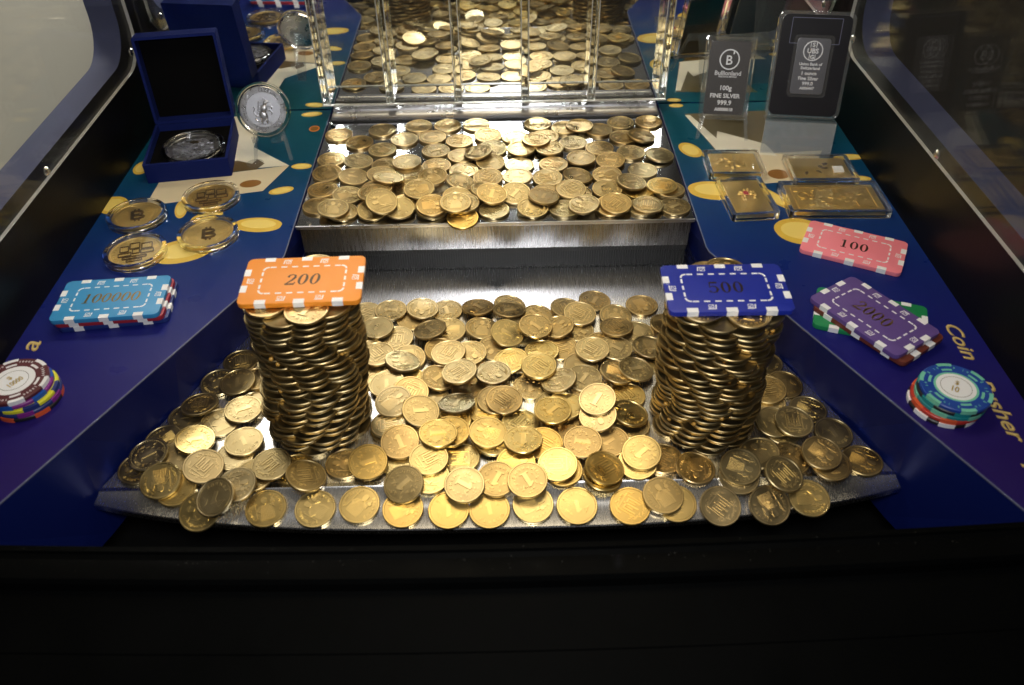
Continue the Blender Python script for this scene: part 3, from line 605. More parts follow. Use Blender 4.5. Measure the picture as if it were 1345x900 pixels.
(-221.8, -384.6, -48.26, 0.034, 0.089, 2.28, 2, 'd', 'l', 'dull brass coin on the lower tray, fifth row from the back, first from the left'),
(-231.3, -408.0, -48.31, 0.036, 0.084, 1.82, 2, 'd', 'l', 'dull brass coin on the lower tray, row just behind the front, first from the left'),
(-188.6, -369.5, -48.31, -0.082, 0.041, 0.61, 2, 'd', 'l', 'dull brass coin on the lower tray, fifth row from the back, third from the left'),
(-206.4, -399.3, -47.51, -0.086, 0.129, 6.17, 3, 'n', 'l', 'gold coin on the lower tray, row just behind the front, third from the left'),
(-202.7, -423.7, -49.47, -0.007, 0.223, 2.66, 3, 'b', 'l', 'bright gold coin on the lower tray, front row, second from the left'),
(-184.2, -440.1, -51.85, 0.025, 0.419, 1.31, 2, 'b', 'l', 'bright gold coin overhanging the sloped front lip of the tray, first from the left'),
(-171.7, -398.6, -49.47, 0.0, 0.0, 0.37, 3, 'n', 'l', 'gold coin on the lower tray, row just behind the front, fifth from the left'),
(-143.9, -438.6, -52.79, 0.0, 0.2, 0.35, 2, 'b', 'l', 'bright gold coin overhanging the sloped front lip of the tray, second from the left'),
(-113.3, -439.5, -52.96, 0.0, 0.2, 1.06, 2, 'b', 'l', 'bright gold coin overhanging the sloped front lip of the tray, third from the left'),
(-103.2, -254.2, -49.47, 0.0, 0.0, 4.25, 1, 'n', 'l', 'gold coin on the lower tray, back row, fourth from the left'),
(-65.3, -264.2, -49.47, 0.0, 0.0, 0.94, 3, 'n', 'l', 'gold coin on the lower tray, back row, seventh from the left'),
(-39.7, -253.5, -49.47, 0.0, 0.0, 0.26, 0, 'n', 'l', 'gold coin on the lower tray, back row, ninth from the left'),
(-75.7, -286.6, -48.29, 0.042, 0.082, 3.08, 1, 'n', 'l', 'gold coin on the lower tray, second row from the back, seventh from the left'),
(-36.6, -278.0, -48.3, -0.008, 0.092, 1.56, 2, 'n', 'l', 'gold coin on the lower tray, back row, tenth from the left'),
(-11.9, -277.8, -47.68, -0.142, 0.002, 6.27, 2, 'n', 'l', 'gold coin on the lower tray, back row, eleventh from the left'),
(-15.0, -253.3, -46.92, -0.012, -0.183, 0.77, 0, 'n', 'l', 'gold coin on the lower tray, back row, twelfth from the left'),
(-65.3, -309.0, -47.98, -0.032, 0.11, 3.32, 2, 'n', 'l', 'gold coin on the lower tray, third row from the back, eighth from the left'),
(-41.5, -302.2, -47.23, -0.157, 0.068, 4.86, 3, 'n', 'l', 'gold coin on the lower tray, second row from the back, ninth from the left'),
(-2.0, -300.4, -47.61, -0.08, 0.123, 2.57, 2, 'n', 'l', 'gold coin on the lower tray, second row from the back, tenth from the left'),
(-87.0, -326.2, -49.47, 0.0, 0.0, 6.2, 2, 'n', 'l', 'gold coin on the lower tray, third row from the back, fifth from the left'),
(-20.1, -341.2, -49.47, 0.0, 0.0, 3.0, 3, 'n', 'l', 'gold coin on the lower tray, fourth row from the back, eleventh from the left'),
(-8.4, -362.9, -48.29, -0.042, 0.084, 1.52, 1, 'b', 'l', 'bright gold coin on the lower tray, fourth row from the back, twelfth from the left'),
(-45.7, -350.7, -49.47, 0.0, 0.0, 2.58, 3, 'n', 'l', 'gold coin on the lower tray, fourth row from the back, eighth from the left'),
(-30.3, -374.4, -47.62, 0.114, 0.09, 0.23, 2, 'b', 'l', 'bright gold coin on the lower tray, fifth row from the back, ninth from the left'),
(-72.9, -377.2, -49.47, 0.0, 0.0, 2.65, 3, 'n', 'l', 'gold coin on the lower tray, fifth row from the back, sixth from the left'),
(-98.8, -407.0, -49.47, 0.0, 0.0, 1.56, 2, 'n', 'l', 'gold coin on the lower tray, row just behind the front, eighth from the left'),
(-86.2, -437.4, -52.54, 0.0, 0.2, 5.58, 2, 'b', 'l', 'bright gold coin overhanging the sloped front lip of the tray, fourth from the left'),
(-59.1, -440.7, -53.21, 0.0, 0.2, 5.22, 2, 'b', 'l', 'bright gold coin overhanging the sloped front lip of the tray, fifth from the left'),
(-30.8, -442.0, -53.46, 0.0, 0.2, 3.13, 3, 'b', 'l', 'bright gold coin overhanging the sloped front lip of the tray, sixth from the left'),
(-5.6, -442.4, -53.55, 0.0, 0.2, 0.2, 3, 'b', 'l', 'bright gold coin overhanging the sloped front lip of the tray, seventh from the left'),
(-24.6, -404.6, -49.47, 0.0, 0.0, 1.6, 1, 'b', 'l', 'bright gold coin on the lower tray, row just behind the front, fourteenth from the left'),
(-3.4, -391.9, -48.29, -0.077, -0.051, 1.52, 2, 'b', 'l', 'bright gold coin on the lower tray, row just behind the front, fifteenth from the left'),
(-63.4, -406.3, -49.47, 0.0, 0.0, 1.31, 3, 'b', 'l', 'bright gold coin on the lower tray, row just behind the front, eleventh from the left'),
(-43.3, -420.7, -47.76, -0.004, 0.101, 1.45, 2, 'b', 'l', 'bright gold coin on the lower tray, front row, eighth from the left'),
(9.7, -252.1, -46.75, -0.198, -0.001, 5.46, 1, 'n', 'l', 'gold coin on the lower tray, back row, thirteenth from the left'),
(31.2, -264.2, -47.82, -0.115, 0.039, 0.89, 2, 'n', 'l', 'gold coin on the lower tray, back row, fifteenth from the left'),
(54.2, -255.2, -47.96, -0.113, -0.036, 0.32, 1, 'n', 'l', 'gold coin on the lower tray, back row, sixteenth from the left'),
(77.1, -246.2, -48.27, -0.091, -0.024, 5.83, 0, 'n', 'l', 'gold coin on the lower tray, back row, nineteenth from the left'),
(113.8, -252.0, -49.47, 0.0, 0.0, 3.55, 2, 'n', 'l', 'gold coin on the lower tray, back row, twenty-first from the left'),
(91.3, -266.3, -47.79, -0.079, 0.101, 6.22, 2, 'n', 'l', 'gold coin on the lower tray, back row, twentieth from the left'),
(105.5, -286.6, -48.22, -0.043, 0.086, 2.53, 2, 'n', 'l', 'gold coin on the lower tray, second row from the back, twenty-first from the left'),
(128.7, -278.2, -47.65, -0.144, -0.005, 5.66, 3, 'n', 'l', 'gold coin on the lower tray, back row, twenty-second from the left'),
(60.7, -280.4, -49.47, 0.0, 0.0, 4.11, 2, 'n', 'l', 'gold coin on the lower tray, back row, eighteenth from the left'),
(46.7, -300.7, -48.29, 0.048, 0.08, 4.97, 1, 'n', 'l', 'gold coin on the lower tray, second row from the back, sixteenth from the left'),
(77.8, -298.3, -48.29, -0.062, 0.069, 4.68, 2, 'n', 'l', 'gold coin on the lower tray, second row from the back, eighteenth from the left'),
(23.1, -340.5, -49.47, 0.0, 0.0, 3.1, 0, 'n', 'l', 'gold coin on the lower tray, fourth row from the back, fifteenth from the left'),
(90.2, -351.1, -49.47, 0.0, 0.0, 0.58, 1, 'b', 'l', 'bright gold coin on the lower tray, fourth row from the back, twenty-first from the left'),
(60.1, -321.4, -47.88, -0.056, 0.113, 1.32, 3, 'n', 'l', 'gold coin on the lower tray, third row from the back, seventeenth from the left'),
(89.4, -378.5, -49.47, 0.0, 0.0, 5.49, 3, 'n', 'l', 'gold coin on the lower tray, fifth row from the back, nineteenth from the left'),
(15.1, -375.5, -48.27, -0.074, -0.06, 5.65, 1, 'b', 'l', 'bright gold coin on the lower tray, fifth row from the back, twelfth from the left'),
(50.4, -381.6, -49.47, 0.0, 0.0, 5.81, 2, 'n', 'l', 'gold coin on the lower tray, fifth row from the back, fourteenth from the left'),
(73.5, -393.9, -48.15, 0.074, 0.075, 2.11, 3, 'n', 'l', 'gold coin on the lower tray, row just behind the front, nineteenth from the left'),
(29.9, -395.3, -47.08, -0.064, 0.133, 4.13, 1, 'b', 'l', 'bright gold coin on the lower tray, row just behind the front, seventeenth from the left'),
(11.4, -411.7, -46.83, 0.053, 0.184, 5.02, 2, 'b', 'l', 'bright gold coin on the lower tray, front row, eleventh from the left'),
(106.4, -408.3, -49.47, 0.0, 0.0, 4.03, 1, 'n', 'l', 'gold coin on the lower tray, row just behind the front, twenty-first from the left'),
(21.3, -439.5, -52.97, 0.0, 0.2, 5.12, 2, 'b', 'l', 'bright gold coin overhanging the sloped front lip of the tray, eighth from the left'),
(48.4, -441.1, -53.28, 0.0, 0.2, 3.32, 3, 'b', 'l', 'bright gold coin overhanging the sloped front lip of the tray, ninth from the left'),
(81.2, -442.0, -53.46, 0.0, 0.2, 4.11, 1, 'b', 'l', 'bright gold coin overhanging the sloped front lip of the tray, tenth from the left'),
(109.7, -441.0, -53.27, 0.0, 0.2, 4.31, 3, 'b', 'l', 'bright gold coin overhanging the sloped front lip of the tray, eleventh from the left'),
(40.9, -417.5, -47.49, -0.009, 0.079, 1.68, 3, 'b', 'l', 'bright gold coin on the lower tray, front row, fourteenth from the left'),
(65.5, -422.9, -47.26, -0.166, 0.014, 5.8, 2, 'b', 'l', 'bright gold coin on the lower tray, front row, sixteenth from the left'),
(89.4, -412.8, -46.86, 0.091, 0.201, 6.01, 3, 'b', 'l', 'bright gold coin on the lower tray, front row, seventeenth from the left'),
(194.0, -320.7, -49.47, 0.0, 0.0, 0.47, 3, 'd', 'l', 'dull brass coin on the lower tray, third row from the back, twenty-fourth from the left'),
(201.6, -344.3, -48.28, -0.023, 0.091, 6.1, 3, 'd', 'l', 'dull brass coin on the lower tray, fourth row from the back, twenty-fourth from the left'),
(184.6, -362.2, -47.92, 0.07, 0.095, 6.04, 2, 'd', 'l', 'dull brass coin on the lower tray, fourth row from the back, twenty-third from the left'),
(211.6, -367.8, -49.47, 0.0, 0.0, 4.2, 2, 'd', 'l', 'dull brass coin on the lower tray, fifth row from the back, twenty-third from the left'),
(221.8, -390.3, -48.29, -0.044, 0.08, 0.28, 3, 'd', 'l', 'dull brass coin on the lower tray, fifth row from the back, twenty-fourth from the left'),
(188.9, -386.5, -47.91, -0.024, 0.118, 5.65, 3, 'd', 'l', 'dull brass coin on the lower tray, fifth row from the back, twenty-first from the left'),
(183.8, -382.4, -45.01, -0.024, 0.117, 0.8, 3, 'd', 'l', 'dull brass coin on the lower tray, fifth row from the back, twentieth from the left'),
(187.5, -411.2, -48.32, 0.0, 0.106, 6.08, 2, 'n', 'l', 'gold coin on the lower tray, row just behind the front, twenty-third from the left'),
(233.6, -413.5, -49.47, 0.0, 0.0, 4.19, 2, 'd', 'l', 'dull brass coin on the lower tray, front row, twenty-fourth from the left'),
(168.5, -407.4, -46.95, 0.195, 0.036, 0.38, 2, 'd', 'l', 'dull brass coin on the lower tray, row just behind the front, twenty-second from the left'),
(151.7, -424.4, -48.51, 0.08, 0.254, 1.05, 1, 'n', 'l', 'gold coin on the lower tray, front row, twenty-first from the left'),
(136.4, -443.8, -52.61, -0.0, 0.397, 3.99, 1, 'n', 'l', 'gold coin overhanging the sloped front lip of the tray, twelfth from the left'),
(166.6, -444.1, -52.31, -0.028, 0.419, 3.57, 2, 'n', 'l', 'gold coin overhanging the sloped front lip of the tray, thirteenth from the left'),
(192.6, -439.4, -52.95, 0.0, 0.2, 4.69, 2, 'b', 'l', 'bright gold coin overhanging the sloped front lip of the tray, fourteenth from the left'),
(64.2, -345.8, -48.22, -0.039, 0.091, 5.82, 2, 'n', 'l', 'gold coin on the lower tray, fourth row from the back, twentieth from the left'),
(-148.6, -293.9, -49.47, 0.0, 0.0, 1.37, 0, 'n', 'l', 'gold coin on the lower tray, second row from the back, third from the left'),
(-133.0, -270.3, -49.47, 0.0, 0.0, 0.02, 3, 'n', 'l', 'gold coin on the lower tray, back row, second from the left'),
(17.8, -285.0, -45.43, -0.219, 0.223, 5.79, 0, 'd', 'l', 'dull brass coin on the lower tray, second row from the back, twelfth from the left'),
(-118.9, -298.6, -49.47, 0.0, 0.0, 0.08, 3, 'd', 'l', 'dull brass coin on the lower tray, second row from the back, fourth from the left'),
(88.8, -324.1, -49.47, 0.0, 0.0, 5.5, 3, 'b', 'l', 'bright gold coin on the lower tray, third row from the back, nineteenth from the left'),
(153.0, -301.2, -49.47, 0.0, 0.0, 0.73, 0, 'b', 'l', 'bright gold coin on the lower tray, second row from the back, twenty-third from the left'),
(-169.4, -352.0, -49.47, 0.0, 0.0, 5.09, 3, 'n', 'l', 'gold coin on the lower tray, fourth row from the back, fourth from the left'),
(-146.5, -320.9, -49.47, 0.0, 0.0, 4.92, 3, 'n', 'l', 'gold coin on the lower tray, third row from the back, fourth from the left'),
(113.9, -315.2, -49.47, 0.0, 0.0, 5.51, 3, 'd', 'l', 'dull brass coin on the lower tray, third row from the back, twenty-first from the left'),
(168.6, -329.9, -49.47, 0.0, 0.0, 3.46, 0, 'n', 'l', 'gold coin on the lower tray, third row from the back, twenty-third from the left'),
(154.3, -275.1, -49.47, 0.0, 0.0, 5.52, 3, 'n', 'l', 'gold coin on the lower tray, back row, twenty-third from the left'),
(-21.4, -316.5, -46.31, 0.06, 0.048, 1.27, 0, 'd', 'l', 'dull brass coin on the lower tray, third row from the back, eleventh from the left'),
(-130.5, -410.9, -49.47, 0.0, 0.0, 4.22, 2, 'b', 'l', 'bright gold coin on the lower tray, row just behind the front, seventh from the left'),
(-165.6, -265.1, -49.47, 0.0, 0.0, 2.08, 0, 'n', 'l', 'gold coin on the lower tray, back row, first from the left'),
(177.7, -301.2, -48.33, -0.093, 0.0, 5.6, 1, 'n', 'l', 'gold coin on the lower tray, second row from the back, twenty-fourth from the left'),
(18.8, -316.2, -48.29, 0.022, -0.089, 4.86, 2, 'n', 'l', 'gold coin on the lower tray, third row from the back, fifteenth from the left'),
(38.0, -360.2, -47.19, 0.0, 0.0, 2.96, 0, 'd', 'l', 'dull brass coin on the lower tray, fourth row from the back, sixteenth from the left'),
(71.8, -369.2, -45.95, -0.018, -0.097, 3.31, 1, 'd', 'l', 'dull brass coin on the lower tray, fifth row from the back, seventeenth from the left'),
(-101.0, -278.8, -48.29, -0.015, 0.092, 0.17, 3, 'b', 'l', 'bright gold coin on the lower tray, back row, third from the left'),
(-63.5, -333.7, -47.12, 0.006, 0.012, 0.21, 3, 'b', 'l', 'bright gold coin on the lower tray, third row from the back, seventh from the left'),
(-172.3, -327.5, -48.3, 0.012, -0.092, 3.73, 3, 'n', 'l', 'gold coin on the lower tray, third row from the back, third from the left'),
(-94.5, -302.6, -47.06, 0.004, 0.005, 3.07, 2, 'n', 'l', 'gold coin on the lower tray, second row from the back, fifth from the left'),
(-172.8, -288.8, -47.19, 0.0, 0.0, 5.43, 0, 'n', 'l', 'gold coin on the lower tray, second row from the back, second from the left'),
(-53.1, -383.9, -47.01, 0.004, 0.002, 3.82, 1, 'n', 'l', 'gold coin on the lower tray, fifth row from the back, seventh from the left'),
(137.9, -321.0, -47.78, -0.046, 0.11, 0.87, 0, 'b', 'l', 'bright gold coin on the lower tray, third row from the back, twenty-second from the left'),
(211.3, -417.8, -46.74, -0.001, 0.136, 2.28, 3, 'n', 'l', 'gold coin on the lower tray, front row, twenty-third from the left'),
(-154.6, -416.4, -47.44, 0.022, 0.065, 4.82, 3, 'd', 'l', 'dull brass coin on the lower tray, front row, fifth from the left'),
(-184.0, -333.4, -45.15, 0.066, 0.049, 3.28, 3, 'd', 'l', 'dull brass coin on the lower tray, third row from the back, second from the left'),
(-205.3, -354.8, -45.47, 0.044, -0.146, 0.07, 1, 'd', 'l', 'dull brass coin on the lower tray, fourth row from the back, second from the left'),
(-226.1, -399.8, -44.62, 0.071, 0.101, 5.26, 0, 's', 'l', 'silvery coin on the lower tray, row just behind the front, second from the left'),
(-174.5, -359.5, -46.4, -0.063, 0.002, 5.2, 0, 'd', 'l', 'dull brass coin on the lower tray, fourth row from the back, third from the left'),
(-167.7, -388.2, -47.19, 0.0, 0.0, 0.53, 3, 'd', 'l', 'dull brass coin on the lower tray, fifth row from the back, fourth from the left'),
(-212.5, -420.4, -45.7, -0.03, 0.261, 3.41, 2, 'b', 'l', 'bright gold coin on the lower tray, front row, first from the left'),
(-144.5, -410.3, -44.54, 0.022, 0.065, 2.39, 1, 'd', 'l', 'dull brass coin on the lower tray, row just behind the front, sixth from the left'),
(-163.0, -426.6, -44.06, 0.086, 0.132, 4.94, 2, 's', 'l', 'silvery coin on the lower tray, front row, fourth from the left'),
(-121.5, -419.5, -45.07, -0.331, -0.033, 1.95, 1, 'd', 'l', 'dull brass coin on the lower tray, front row, sixth from the left'),
(-83.1, -254.6, -47.19, 0.0, 0.0, 1.47, 0, 'n', 'l', 'gold coin on the lower tray, back row, sixth from the left'),
(-58.4, -254.5, -46.04, -0.093, 0.0, 3.06, 2, 'n', 'l', 'gold coin on the lower tray, back row, eighth from the left'),
(-91.3, -277.9, -44.81, 0.004, -0.009, 6.07, 3, 'n', 'l', 'gold coin on the lower tray, back row, fifth from the left'),
(-50.6, -281.9, -44.34, 0.177, -0.132, 0.6, 0, 'n', 'l', 'gold coin on the lower tray, second row from the back, eighth from the left'),
(-88.1, -307.7, -44.73, 0.004, 0.005, 0.72, 1, 'n', 'l', 'gold coin on the lower tray, second row from the back, sixth from the left'),
(-20.1, -310.1, -43.63, 0.06, 0.048, 3.9, 2, 'n', 'l', 'gold coin on the lower tray, third row from the back, twelfth from the left'),
(-41.9, -332.6, -45.75, -0.112, -0.002, 5.56, 0, 'n', 'l', 'gold coin on the lower tray, third row from the back, ninth from the left'),
(-77.9, -337.8, -45.24, 0.154, 0.067, 3.22, 3, 'd', 'l', 'dull brass coin on the lower tray, fourth row from the back, fifth from the left'),
(-60.5, -348.9, -43.34, -0.096, 0.281, 2.73, 1, 'n', 'l', 'gold coin on the lower tray, fourth row from the back, seventh from the left'),
(-1.9, -355.9, -45.69, -0.043, 0.083, 5.39, 1, 'n', 'l', 'gold coin on the lower tray, fourth row from the back, thirteenth from the left'),
(-72.7, -376.2, -45.73, 0.108, -0.043, 4.88, 1, 'n', 'l', 'gold coin on the lower tray, fifth row from the back, fifth from the left'),
(-64.0, -393.8, -43.92, -0.009, 0.254, 0.42, 0, 'n', 'l', 'gold coin on the lower tray, row just behind the front, tenth from the left'),
(-31.3, -385.1, -44.58, -0.04, 0.09, 5.53, 2, 'b', 'l', 'bright gold coin on the lower tray, fifth row from the back, tenth from the left'),
(-6.7, -387.2, -44.04, -0.089, 0.101, 1.23, 2, 'b', 'l', 'bright gold coin on the lower tray, fifth row from the back, eleventh from the left'),
(-83.3, -409.2, -45.23, -0.014, 0.249, 1.9, 0, 'b', 'l', 'bright gold coin on the lower tray, row just behind the front, ninth from the left'),
(-44.3, -408.7, -44.06, -0.007, 0.103, 5.25, 1, 'b', 'l', 'bright gold coin on the lower tray, row just behind the front, twelfth from the left'),
(-1.0, -423.7, -47.21, 0.045, 0.176, 2.65, 0, 'd', 'l', 'dull brass coin on the lower tray, front row, tenth from the left'),
(9.4, -264.7, -41.02, -0.07, -0.225, 5.01, 0, 'n', 'l', 'gold coin on the lower tray, back row, fourteenth from the left'),
(63.7, -265.0, -45.45, -0.067, 0.117, 1.05, 1, 'n', 'l', 'gold coin on the lower tray, back row, seventeenth from the left'),
(45.6, -281.9, -44.23, 0.156, -0.01, 5.49, 2, 'n', 'l', 'gold coin on the lower tray, second row from the back, fifteenth from the left'),
(7.3, -290.2, -41.91, -0.218, 0.223, 1.11, 0, 'b', 'l', 'bright gold coin on the lower tray, second row from the back, eleventh from the left'),
(87.0, -304.3, -46.5, -0.036, 0.041, 0.94, 0, 'n', 'l', 'gold coin on the lower tray, second row from the back, twentieth from the left'),
(111.7, -304.9, -45.85, -0.11, -0.034, 3.1, 2, 'n', 'l', 'gold coin on the lower tray, second row from the back, twenty-second from the left'),
(32.6, -307.3, -45.75, 0.04, -0.034, 2.13, 2, 'b', 'l', 'bright gold coin on the lower tray, second row from the back, fourteenth from the left'),
(9.8, -316.8, -45.28, 0.13, 0.019, 3.4, 1, 'b', 'l', 'bright gold coin on the lower tray, third row from the back, fourteenth from the left'),
(61.0, -337.0, -45.01, -0.039, 0.091, 5.68, 0, 'n', 'l', 'gold coin on the lower tray, fourth row from the back, nineteenth from the left'),
(85.1, -331.5, -44.87, -0.175, -0.024, 4.46, 2, 'n', 'l', 'gold coin on the lower tray, third row from the back, eighteenth from the left'),
(45.8, -363.9, -44.91, 0.0, 0.0, 0.03, 3, 'b', 'l', 'bright gold coin on the lower tray, fourth row from the back, eighteenth from the left'),
(88.8, -372.2, -44.59, -0.212, -0.048, 1.96, 2, 'b', 'l', 'bright gold coin on the lower tray, fifth row from the back, eighteenth from the left'),
(67.1, -376.4, -41.13, 0.193, 0.213, 3.42, 2, 's', 'l', 'silvery coin on the lower tray, fifth row from the back, fifteenth from the left'),
(16.4, -396.1, -42.23, -0.007, -0.06, 3.06, 0, 'b', 'l', 'bright gold coin on the lower tray, row just behind the front, sixteenth from the left'),
(55.0, -398.0, -43.25, 0.022, 0.11, 4.49, 0, 'n', 'l', 'gold coin on the lower tray, row just behind the front, eighteenth from the left'),
(125.2, -417.7, -48.1, -0.098, 0.048, 3.04, 2, 'n', 'l', 'gold coin on the lower tray, front row, nineteenth from the left'),
(102.0, -436.8, -50.11, 0.0, 0.2, 0.48, 2, 'd', 'l', 'dull brass coin on the lower tray, front row, eighteenth from the left'),
(37.8, -415.7, -43.91, 0.068, 0.141, 1.54, 1, 'b', 'l', 'bright gold coin on the lower tray, front row, thirteenth from the left'),
(66.9, -419.6, -43.88, -0.193, 0.109, 5.32, 1, 'b', 'l', 'bright gold coin on the lower tray, front row, fifteenth from the left'),
(92.1, -407.9, -43.3, 0.091, 0.201, 2.24, 0, 'b', 'l', 'bright gold coin on the lower tray, row just behind the front, twentieth from the left'),
(187.1, -352.6, -44.53, 0.07, 0.095, 4.81, 1, 'd', 'l', 'dull brass coin on the lower tray, fourth row from the back, twenty-second from the left'),
(196.2, -384.1, -43.2, -0.055, 0.122, 6.19, 1, 'd', 'l', 'dull brass coin on the lower tray, fifth row from the back, twenty-second from the left'),
(206.6, -411.2, -43.53, -0.001, 0.136, 3.94, 2, 'n', 'l', 'gold coin on the lower tray, row just behind the front, twenty-fourth from the left'),
(153.0, -419.7, -44.85, 0.08, 0.254, 4.25, 2, 'd', 'l', 'dull brass coin on the lower tray, front row, twentieth from the left'),
(178.4, -426.1, -45.03, -0.223, 0.211, 3.83, 1, 'd', 'l', 'dull brass coin on the lower tray, front row, twenty-second from the left'),
(-199.5, -388.0, -44.44, -0.181, -0.013, 1.97, 0, 'b', 'l', 'bright gold coin on the lower tray, fifth row from the back, second from the left'),
(-188.3, -410.0, -45.24, -0.152, 0.148, 5.73, 1, 's', 'l', 'silvery coin on the lower tray, row just behind the front, fourth from the left'),
(-173.6, -435.5, -44.03, 0.239, 0.345, 2.93, 3, 's', 'l', 'silvery coin on the lower tray, front row, third from the left'),
(-35.5, -310.4, -42.24, 0.09, 0.036, 5.72, 1, 'n', 'l', 'gold coin on the lower tray, third row from the back, tenth from the left'),
(-68.6, -318.5, -42.37, -0.238, -0.149, 1.92, 2, 'n', 'l', 'gold coin on the lower tray, third row from the back, sixth from the left'),
(-70.9, -359.6, -41.21, 0.103, 0.171, 5.45, 2, 'n', 'l', 'gold coin on the lower tray, fourth row from the back, sixth from the left'),
(-52.1, -369.3, -40.84, -0.237, 0.188, 4.94, 0, 'd', 'l', 'dull brass coin on the lower tray, fifth row from the back, eighth from the left'),
(-2.9, -331.8, -42.85, -0.001, -0.062, 3.85, 2, 's', 'l', 'silvery coin on the lower tray, third row from the back, thirteenth from the left'),
(-27.9, -360.6, -43.69, 0.049, -0.256, 2.78, 0, 's', 'l', 'silvery coin on the lower tray, fourth row from the back, ninth from the left'),
(4.4, -357.9, -43.83, -0.043, 0.083, 0.88, 1, 'n', 'l', 'gold coin on the lower tray, fourth row from the back, fourteenth from the left'),
(-39.2, -390.3, -40.83, -0.067, -0.033, 4.84, 0, 'b', 'l', 'bright gold coin on the lower tray, row just behind the front, thirteenth from the left'),
(-58.9, -426.9, -46.04, 0.129, 0.3, 2.27, 0, 'd', 'l', 'dull brass coin on the lower tray, front row, seventh from the left'),
(-21.1, -428.5, -46.18, 0.009, 0.176, 4.16, 0, 'd', 'l', 'dull brass coin on the lower tray, front row, ninth from the left'),
(28.6, -284.0, -41.02, -0.105, 0.088, 0.84, 0, 'n', 'l', 'gold coin on the lower tray, second row from the back, thirteenth from the left'),
(90.1, -283.3, -44.21, 0.033, -0.099, 0.52, 1, 'n', 'l', 'gold coin on the lower tray, second row from the back, nineteenth from the left'),
(69.4, -307.9, -43.93, 0.003, 0.048, 0.9, 1, 'n', 'l', 'gold coin on the lower tray, second row from the back, seventeenth from the left'),
(98.6, -328.9, -44.91, -0.178, -0.024, 5.08, 0, 'd', 'l', 'dull brass coin on the lower tray, third row from the back, twentieth from the left'),
(43.4, -341.2, -42.56, 0.271, -0.084, 1.12, 2, 'n', 'l', 'gold coin on the lower tray, fourth row from the back, seventeenth from the left'),
(67.4, -366.0, -36.48, 0.193, 0.213, 5.66, 0, 's', 'l', 'silvery coin on the lower tray, fifth row from the back, sixteenth from the left'),
(37.1, -370.0, -42.63, 0.0, 0.0, 2.34, 0, 'b', 'l', 'bright gold coin on the lower tray, fifth row from the back, thirteenth from the left'),
(18.3, -427.2, -44.47, 0.059, 0.178, 3.62, 0, 'd', 'l', 'dull brass coin on the lower tray, front row, twelfth from the left'),
(-26.5, -333.8, -39.12, 0.142, -0.015, 2.2, 1, 'n', 'l', 'gold coin on the lower tray, fourth row from the back, tenth from the left'),
(29.6, -326.9, -41.61, 0.037, 0.065, 3.9, 1, 'b', 'l', 'bright gold coin on the lower tray, third row from the back, sixteenth from the left'),
]

for (x, y, z, a, b, spin, face, tone, where, label) in COINS:
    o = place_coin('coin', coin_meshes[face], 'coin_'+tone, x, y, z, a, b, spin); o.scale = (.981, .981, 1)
    tag(o, label, 'coin', 'loose coins on the upper shelf' if where == 'u' else 'loose coins on the lower tray')
# glued towers of coins, five to a ring
def tower(bx, by, tx, ty, seed, label, twist):
    rr = random.Random(seed); t = empty('coin_tower', (bx, by, ZP))
    th = 2.42; n = 45
    wob = [rr.uniform(0, 6.28) for _ in range(4)]
    for k in range(n):
        u_ = k/(n-1); cx = (tx-bx)*u_+1.2*math.sin(k*.21+wob[0])+rr.uniform(-.5, .5); cy_ = (ty-by)*u_+1.2*math.sin(k*.17+wob[1])+rr.uniform(-.5, .5)
        a0 = (k % 2)*math.pi/5+twist*u_+rr.uniform(-.10, .10)+.5*math.sin(k*.13+wob[2])
        for j in range(5):
            a = a0+j*2*math.pi/5+rr.uniform(-.035, .035); rad = 22.2+rr.uniform(-.5, .7)
            top = k >= n-1
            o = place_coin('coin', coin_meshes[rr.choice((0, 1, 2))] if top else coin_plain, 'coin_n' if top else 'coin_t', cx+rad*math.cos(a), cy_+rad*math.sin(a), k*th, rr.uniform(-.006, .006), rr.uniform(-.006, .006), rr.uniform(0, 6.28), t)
    for i in range(12):
        a = rr.uniform(math.radians(200), math.radians(340)); k = rr.randrange(6, n-4); u_ = k/(n-1); rad = 33+rr.uniform(-2.5, .5)
        gl = G().lathe([(0, -1), (.8, -.6), (1, 0), (.75, .7), (0, 1)], 10).build('glue_drop', 'glue', t, smooth=1.2)
        gl.location = Vector(((tx-bx)*u_+rad*math.cos(a), (ty-by)*u_+rad*math.sin(a), k*th+.9))*S; gl.scale = (1.5, 1.5, 1.4)
    return tag(t, label, 'coin tower', 'glued coin towers')
TOPZ = ZP+45*2.42
tower(-121, -365, -116, -358, 11, 'tall tower of brass coins under the orange 200 plaque', .5)
tower(138.5, -371, 136.5, -373, 23, 'tall tower of brass coins under the royal blue 500 plaque', -.8)

